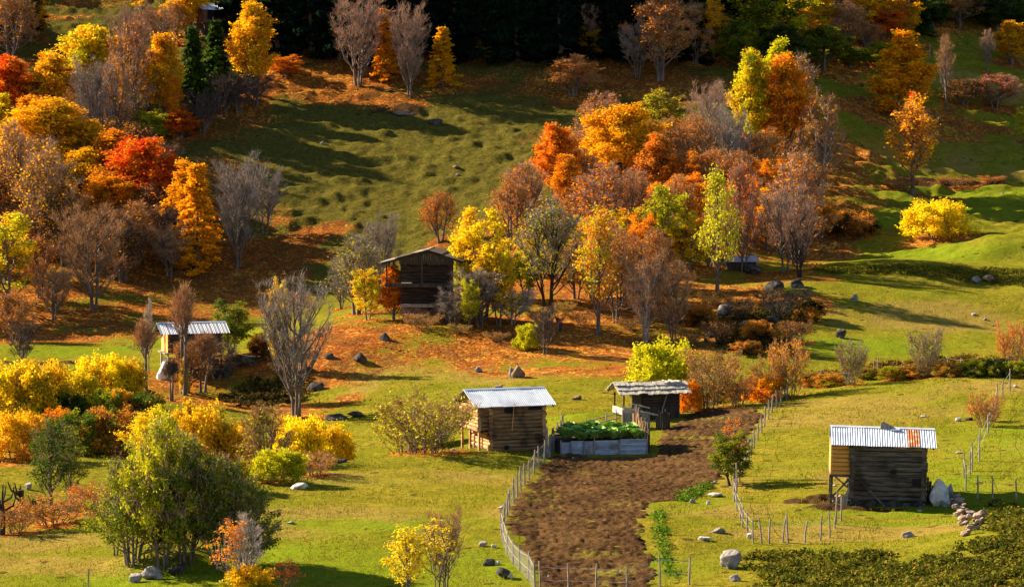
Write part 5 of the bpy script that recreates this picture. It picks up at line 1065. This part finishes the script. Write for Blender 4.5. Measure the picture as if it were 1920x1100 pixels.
for a_ in [
 (1764,950,36,52,WHITEST,'tall pale pointed boulder leaning against the right end of the dark hut',None,'boulder',.12),(1780,944,22,40,STONE,'grey slab of rock right behind the tall pale pointed boulder',None,'boulder',.1),
 (1368,1066,42,36,STONE,'big grey and white boulder at the lower right meadow'),(1380,1090,22,16,STONE,'smaller boulder just below the big grey and white one'),
 (1344,932,30,9,WHITEST,'long pale stone left of the field fence below the small green tree'),(1328,946,8,8,WHITEST,'small pale stone beside the long pale stone'),(1347,1000,26,14,STONE,'grey stone between the field and the leaning posts'),
 (1322,1014,24,10,WHITEST,'pale flat stone left of the grey stone on the lower right meadow'),(1299,943,12,8,STONE,'small stone beside the field, left of the long pale stone'),(1340,908,12,7,STONE,'small grey stone under the small green tree'),
 (1405,1010,10,10,WHITEST,'small white stone at the leaning post fence'),(1705,1008,26,14,STONE,'grey stone in the grass below the dark right hut'),(1725,961,12,6,STONE,'tiny stone on the grass in front of the dark right hut'),
 (562,918,34,15,WHITEST,'white boulder at the crest of the front meadow'),(640,868,26,10,DARKST,'dark flat stone on the crest of the front meadow'),(624,891,8,4,WHITEST,'small white stone right of the white crest boulder'),
 (522,992,10,6,WHITEST,'small pale stone at the right of the big green tree'),(545,982,16,6,STONE,'flat grey stone right of the big green tree'),
 (774,842,9,14,WHITEST,'small white upright stone at the foot of the fan-shaped bush'),(851,845,9,5,WHITEST,'small white stone between the fan-shaped bush and the log hut'),
 (943,1085,30,22,DARKST,'dark mossy stone near the bottom left corner of the field'),(917,1060,26,14,DARKST,'dark low stone left of the field fence bottom'),(933,1060,12,10,WHITEST,'pale stone beside the dark low stone'),(926,1028,10,8,WHITEST,'upper pale stone left of the field fence'),
 (958,1084,8,12,WHITEST,'narrow pale stone by the fence bottom'),(940,954,14,7,WHITEST,'flat pale stone left of the fence curve'),(905,1025,16,10,STONE,'grey mossy stone left of the fence curve'),
 (722,640,20,18,DARKST,'dark pointed stone on the orange leaves left of the tall dark hut',None,'boulder',.6),(676,684,30,22,DARKST,'dark grey pyramid stone at the left end of the orange slope',None,'boulder',.6),(617,673,18,12,DARKST,'dark round stone left of the pyramid stone'),
 (970,708,26,30,BROWNST,'brown upright boulder at the lower edge of the orange leaves',None,'boulder',.4),(960,708,12,26,STONE,'narrow grey stone leaning on the brown upright boulder',None,'boulder',.5),(898,698,14,10,STONE,'small grey stone on the meadow left of the brown upright boulder'),
 (1083,750,22,10,BROWNST,'low brown stone behind the log hut'),(934,729,16,7,BROWNST,'low stone behind the roof of the log hut'),(632,788,44,14,DARKST,'long dark boulder right of the large bare tree'),(668,783,32,12,DARKST,'dark flat boulder beside the long dark one'),
 (592,732,34,18,DARKST,'dark boulder at the foot of the large bare tree'),(575,700,28,16,DARKST,'dark bank stone behind the large bare tree'),(455,688,60,30,DARKST,'big dark outcrop under the green tree by the raised hut'),(490,662,36,20,DARKST,'dark outcrop right of the raised hut'),(420,712,40,24,DARKST,'dark outcrop below the raised hut'),
 (1450,556,40,30,DARKST,'big dark rock under the forked bare trees by the terrace'),(1497,540,28,20,DARKST,'dark rock right under the forked bare trees'),(1412,516,44,20,DARKST,'dark rock beside the half hidden shed'),(1360,590,34,22,STONE,'grey rock on the shaded slope of the knoll'),(1395,615,34,18,DARKST,'dark rock in the shade below the grey rock'),(1450,606,30,16,DARKST,'dark rock low on the shaded knoll slope'),(1340,632,30,14,DARKST,'dark rock at the bottom of the shaded knoll slope'),
 (1603,566,18,16,STONE,'grey rock in the shade of the right bowl meadow'),(1576,634,20,18,DARKST,'dark block in the shade low on the right bowl meadow'),(1832,530,22,14,STONE,'pale rock on the terrace path'),(1856,532,24,16,BROWNST,'brown rocks right of the pale rock on the terrace path'),
 (1826,592,10,5,WHITEST,'small white stone on the right bowl meadow'),(1847,602,8,6,STONE,'small dark stone right of the small white one'),(1598,646,6,4,WHITEST,'tiny white stone low in the right bowl meadow'),(1820,703,18,14,STONE,'grey pointed stone on the fenced crest',None,'boulder',.5),
 (1848,700,18,26,DARKST,'dark stone stack on the fenced crest'),(1876,697,12,9,WHITEW,'small white sack on the fenced crest, left one',None,'sack'),(1903,696,10,9,WHITEW,'small white sack on the fenced crest, right one',None,'sack'),(1905,728,9,6,WHITEST,'small white stone inside the right fence'),
 (1797,790,14,8,WHITEST,'pale round stone on the right meadow behind the dark hut'),(1816,788,18,7,DARKST,'dark flat stone right of the pale round one'),(1800,850,14,4,WHITEST,'flat pale stone right of the dark right hut'),(1732,782,12,4,WHITEST,'thin pale stone on the right meadow above the hut roof'),(1565,912,9,4,WHITEST,'small white stone left of the dark right hut'),
 (52,918,16,14,STONE,'grey stone behind the dead stub tree'),(75,958,14,13,WHITEST,'white stone at the foot of the slender green trees'),(194,966,13,6,WHITEST,'white stone on the grass left of the big green tree'),(242,856,10,9,WHITEST,'white stone seen above the big green tree',190),
 (306,712,26,44,WHITEW,'tall white block under the raised hut',None,'boulder',.1),(318,704,14,18,WHITEW,'small white block right of the tall one under the raised hut'),
 (285,1086,38,24,STONE,'rocky mound of grey stone at the foot of the big green tree'),(335,1080,44,26,DARKST,'dark right side rock of the stone mound'),(252,1092,26,18,STONE,'left end stone of the rocky mound'),
 (1880,365,5,4,WHITEST,'tiny white stone on the upper right terrace',None),(1075,861,6,4,WHITEST,'small pale stone at the top edge of the ploughed field'),(1095,908,7,4,WHITEST,'small white stone in the ploughed field, left one'),(1107,909,6,4,WHITEST,'small white stone in the ploughed field, right one'),(1061,975,6,4,WHITEST,'tiny white stone low in the ploughed field'),(1030,1084,8,5,WHITEST,'pale stone at the near end of the ploughed field'),
 (604,272,8,8,STONE,'small pale stone on the steep meadow below the forest'),(813,235,30,12,DARKST,'dark flat rock on the steep meadow below the forest'),(760,216,46,10,BROWNST,'brown bare hump on the steep meadow'),(855,318,14,7,BROWNST,'brown stone on the middle of the steep meadow'),(858,330,8,6,STONE,'small stone under the brown stone of the steep meadow')]:
    sh = a_[8] if len(a_) > 8 else 0; rock(*a_[:6], Y=a_[6] if len(a_) > 6 else None, name=a_[7] if len(a_) > 7 else 'boulder', sharp=sh)
# dry stone wall below the pale boulder
sw = empty('stone_wall', ground(1790, 970), 'low crumbling wall of pinkish stones going down from the pale pointed boulder', 'stone wall'); o0 = sw.location.copy(); rs2 = random.Random(4)
PINKST = surf_mat('pink_stone', (.24, .16, .12), (.44, .32, .25), 3, rough=.9, bump=.7, c3=(.14, .10, .08), sc3=1.6, bdist=.05)
for i, (px, py) in enumerate([(1792,945),(1795,955),(1800,965),(1803,975),(1806,985),(1811,995),(1815,1003),(1822,985),(1828,978),(1835,984),(1820,972),(1812,975),(1808,962),(1800,950),(1828,992),(1840,978)]):
    x, y, z = ground(px, py)
    for j in range(3):
        V, F = ROCKS[(i + j) % 8]; s = rs2.uniform(.10, .21); V = V * np.array([s * 1.4, s * 1.2, s * .8]) + np.array([x + rs2.uniform(-.2, .2), y + rs2.uniform(-.2, .3), z + .1 + j * .17]) - np.array(o0)
        obj('stone', mesh_np('stone', V, F, PINKST, True), sw)
# dead stub trees at the left edge
for i, (px, py, h, l) in enumerate([(40,975,2.6,'dead pollarded stub tree with bare arms at the lower left'),(4,1002,2.9,'dead stub tree cut by the left edge'),(1050,620,1.6,'dark stump on the orange slope'),(66,965,1.4,'short dead stub beside the dead pollarded tree')]):
    e = empty('dead_tree', ground(px, py), l, 'dead tree'); rr = np.random.default_rng(i + 20)
    MB().tube([(0, 0, -.3), (.05, 0, h * .35), (-.03, 0, h * .62)], [.16, .13, .12], 8).build('trunk', DARKBARK, e)
    mb = MB()
    for k in range(7):
        az = rr.uniform(0, 6.28); l_ = h * rr.uniform(.25, .42); z0 = h * rr.uniform(.35, .6); p1 = (math.cos(az) * l_ * .6, math.sin(az) * l_ * .5, z0 + l_ * .35); p2 = (math.cos(az) * l_ * .8, math.sin(az) * l_ * .7, z0 + l_ * rr.uniform(.8, 1.1))
        mb.tube([(0, 0, z0), p1, p2], [.07, .055, .03], 6)
    mb.build('limbs', DARKBARK, e)
# --- rough ground cover -----------------------------------------------------------------------
def cover_material(name, a, b, c):
    m, N, L, out = new_mat(name); tc = N('ShaderNodeTexCoord'); geo = N('ShaderNodeNewGeometry'); r = geo.outputs['Random Per Island']
    col = mixc(N, ramp(N, mth(N, 'ADD', noise(N, tc.outputs['Object'], .8, 4, .6), mth(N, 'MULTIPLY', r, .3)), .5, .8), a, b); col = mixc(N, mth(N, 'GREATER_THAN', r, .9), col, c)
    d = N('ShaderNodeBsdfDiffuse'); t = N('ShaderNodeBsdfTranslucent'); L(col, d.inputs[0]); L(col, t.inputs[0]); mx = N('ShaderNodeMixShader'); mx.inputs[0].default_value = .25; L(d.outputs[0], mx.inputs[1]); L(t.outputs[0], mx.inputs[2]); L(mx.outputs[0], out.inputs[0]); return m
def cover(name, polys, n, h, leaf, mat, per=14, clump=1.3, seed=0, edge=1.6, lo_=-.6):
    """mounds of small leaves over the polygons (photo outlines laid on the ground)"""
    rg = np.random.default_rng(seed); VV = []; 
    for P, k in polys:
        Pw = poly_world(P); lo, hi = Pw.min(0), Pw.max(0); q = rg.random((n * k * 3, 2)) * (hi - lo) + lo; q = q[inside(Pw, q[:, 0], q[:, 1])][:n * k]
        m = vnoise(q[:, 0], q[:, 1], clump, 71) * .6 + vnoise(q[:, 0], q[:, 1], clump * .4, 72) * .4; thr = lo_ + .95 * (1 - smooth(0, edge, pdist(Pw, q[:, 0], q[:, 1]))); k_ = m > thr; q = q[k_]; m = m[k_]
        hh = h * (.25 + np.clip(m + .35, 0, 1)) * smooth(0, .8, pdist(Pw, q[:, 0], q[:, 1]) + .1)
        Cn = np.stack([q[:, 0], q[:, 1], H(q[:, 0], q[:, 1]) + hh * rg.uniform(.3, .9, len(q))], 1)
        v, f = leaves_np(rg, Cn, per, .13, leaf, Cn.mean(0) - [0, 0, 50], .6, .6); VV.append(v)
    V = np.concatenate(VV); F = np.arange(len(V)).reshape(-1, 4)
    return tag(obj(name, mesh_np(name, V, F, mat)), None, None, kind='stuff')
cover('thicket', [([(1390,1045),(1500,1035),(1640,1038),(1760,1045),(1830,1000),(1850,945),(1950,940),(1960,1130),(1390,1125)], 2)], 3000, .30, .15, cover_material('bramble', (.06, .075, .010), (.20, .19, .02), (.28, .16, .03)), clump=1.1, edge=3.0, lo_=-.6)
cover('bank_plants', [([(1510,505),(1600,500),(1750,498),(1930,505),(1930,540),(1850,535),(1700,520),(1560,515)], 2)], 1000, .16, .14, cover_material('bank_herbs', (.09, .105, .012), (.20, .18, .02), (.26, .17, .03)), per=9, seed=3, edge=.7)
cover('crest_undergrowth', [([(1270,775),(1350,758),(1480,735),(1480,715),(1380,735),(1290,745)], 1), ([(1480,728),(1600,708),(1750,694),(1930,690),(1930,672),(1750,676),(1600,692),(1480,712)], 2)], 900, .6, .18, cover_material('autumn_undergrowth', (.07, .06, .015), (.28, .15, .02), (.45, .18, .02)), per=10, seed=4)
cover('field_weeds', [([(1222,965),(1245,955),(1262,1060),(1275,1085),(1250,1090),(1232,1040),(1222,1000)], 1), ([(1270,925),(1330,905),(1340,915),(1290,940),(1265,940)], 1)], 320, .25, .13, cover_material('green_weeds', (.08, .17, .012), (.16, .26, .02), (.24, .26, .03)), per=9, seed=6, edge=.3)
cover('ravine_undergrowth', [([(0,990),(180,958),(330,940),(330,925),(180,940),(0,960)], 1), ([(420,930),(560,892),(640,862),(640,845),(520,870),(420,900)], 1), ([(60,830),(260,815),(300,740),(200,735),(60,760)], 2), ([(1310,600),(1490,560),(1520,620),(1480,665),(1330,665)], 2), ([(380,745),(480,700),(590,710),(600,740),(480,770)], 1)], 700, .55, .2, cover_material('dark_undergrowth', (.035, .04, .012), (.11, .075, .02), (.2, .1, .02)), per=10, seed=7)
# grass blades and fallen leaves
def scatter(n, ylo, yhi, fn, seed):
    rg = np.random.default_rng(seed); y = np.sqrt(rg.random(n) * (yhi ** 2 - ylo ** 2) + ylo ** 2); x = (rg.random(n) * 2 - 1) * y * .19; k = fn(x, y); x = x[k]; y = y[k]
    return rg, np.stack([x, y, H(x, y)], 1)
def late():
    rg, P = scatter(150000, 118, 235, lambda x, y: ~inside(FIELD, x, y) & (vnoise(x, y, 2.2, 61) + .5 * vnoise(x, y, .6, 62) > -.2) & (eval_mask('litter', x, y) < .5), 5)
    n = len(P); a = rg.random(n) * 6.28; d = np.stack([np.cos(a), np.sin(a), 0 * a], 1); hh = rg.uniform(.04, .12, (n, 1)) * (1 + .9 * np.clip(vnoise(P[:, 0], P[:, 1], 1.1, 64), 0, 1))[:, None]; w = .03
    V = np.stack([P - d * w - [0, 0, .02], P + d * w - [0, 0, .02], P + np.array([0, 0, 1]) * hh + rg.normal(size=(n, 3)) * .035], 1).reshape(-1, 3)
    tag(obj('grass', mesh_np('grass', V, np.arange(len(V)).reshape(-1, 3), cover_material('grass_blades', (.17, .18, .012), (.33, .28, .03), (.38, .28, .07)))), None, None, kind='stuff')
    rg, P = scatter(170000, 160, 400, lambda x, y: eval_mask('litter', x, y) + .45 * vnoise(x, y, 1.5, 66) + .35 * vnoise(x, y, 5, 67) > .7, 6)
    n = len(P); a = nrm(np.stack([rg.normal(size=n), rg.normal(size=n), .3 * rg.normal(size=n)], 1)); b = nrm(np.cross(a, rg.normal(size=(n, 3)) * .5 + [0, 0, 1])); s = rg.uniform(.06, .13, (n, 1)); P = P + [0, 0, .05]
    V = np.stack([P - a * s, P - b * s * .7, P + a * s, P + b * s * .7], 1).reshape(-1, 3)
    tag(obj('fallen_leaves', mesh_np('fallen_leaves', V, np.arange(len(V)).reshape(-1, 4), cover_material('dry_leaves', (.30, .09, .018), (.68, .25, .03), (.75, .45, .05)))), None, None, kind='stuff')
# --- ground paint: where leaves have fallen, where grass is lush, dry, lightened against shade or bare --------------------------
for a_ in [(620,625,6,5),(700,632,9,6),(800,640,10,6),(900,645,10,6),(1000,670,10,6),(1100,680,10,6),(1180,690,8,5),(850,605,10,6),(950,615,10,8),(1050,640,10,7),(1150,650,10,7),(1250,660,9,6),(1000,560,12,12),(1100,540,14,12),(1200,560,14,12),(1300,560,10,8),(1290,620,8,6),
   (1380,570,8,6),(1440,570,6,4),(1200,450,16,14),(1100,400,14,12),(1300,400,14,12),(1400,480,7,5),
   (100,600,16,12),(220,600,14,8),(300,560,14,10),(400,560,10,8),(150,520,18,12),(300,500,16,10),(420,500,12,8),(480,480,10,8),(520,450,7,6),(100,450,20,14),(250,430,18,12),(350,330,8,6),(330,240,10,6),(380,210,8,6),
   (520,165,7,2.5),(600,170,8,2),(680,186,8,2),(740,193,6,1.6),(560,140,6,3),(700,150,12,4),(850,150,12,4),(950,150,12,4),(1070,160,10,4),(1180,150,12,5),(1280,170,10,5),(1250,260,14,8),(1420,300,12,7),(1500,290,8,6),(1560,280,6,5),
   (1490,370,8,7),(1480,470,7,5),(1690,222,9,4),(1760,250,8,3),(1820,240,6,2),(1780,225,8,3),(1850,205,5,2),(1600,152,5,1.5),(1900,120,5,1.5),(1730,52,6,1.5),(1820,43,6,1.2),(1700,357,8,1.5),(1780,350,8,1.2),(1757,455,5.5,2.2),(1600,370,6,4),
   (10,860,6,5),(120,800,8,6),(450,735,9,6),(390,755,8,5),(520,765,5,4),(580,760,5,3),(440,700,6,5),(110,960,5,2.5),(60,975,5,2.5),(1480,520,5,4),(95,31,5,1.2),(180,10,6,1.5),(20,85,4,2)]:
    blob('litter', *a_[:4], s=.85)
for a_ in [(1650,480,14,5),(1480,475,8,4),(1850,480,12,4),(1800,390,16,9),(1900,370,10,7),(1850,460,10,3),(1650,410,8,3),(600,1060,16,6),(650,980,8,3),(500,900,8,2.5),(1900,900,6,12),(1880,830,5,10),(1700,960,8,2),(1640,985,7,1.5),(1600,650,10,4),(320,640,14,3),(100,660,16,4),(60,975,8,2),(1740,985,8,2),(100,1000,6,1.5),(1080,775,5,3),(1250,940,4,5)]: blob('lush', *a_[:4], s=.85)
for a_ in [(750,900,10,4),(150,1010,10,3),(100,1060,10,3),(800,960,12,4),(1600,780,12,5),(1700,740,12,5),(1500,900,6,5),(1560,1000,8,3),(1350,960,6,4),(900,690,14,5),(800,720,10,4),(1700,600,12,5),(1650,860,8,5),(1780,850,5,5),(60,690,9,2),(400,1000,8,3),(1850,280,12,6),(1760,300,10,5),(1860,170,10,5),(1900,320,8,4)]: blob('dry', *a_[:4], s=.62)  # spots on the upper right slope are there to lighten its shaded grass
for a_ in [(1545,938,2.4,1.2),(1590,955,3.5,.8),(1430,740,2,1),(1720,347,5,.6),(1800,342,6,.7),(740,210,3.5,1.5),(90,682,6,1.2)]: blob('earth', *a_[:4], s=.9)
build_ground()
late()
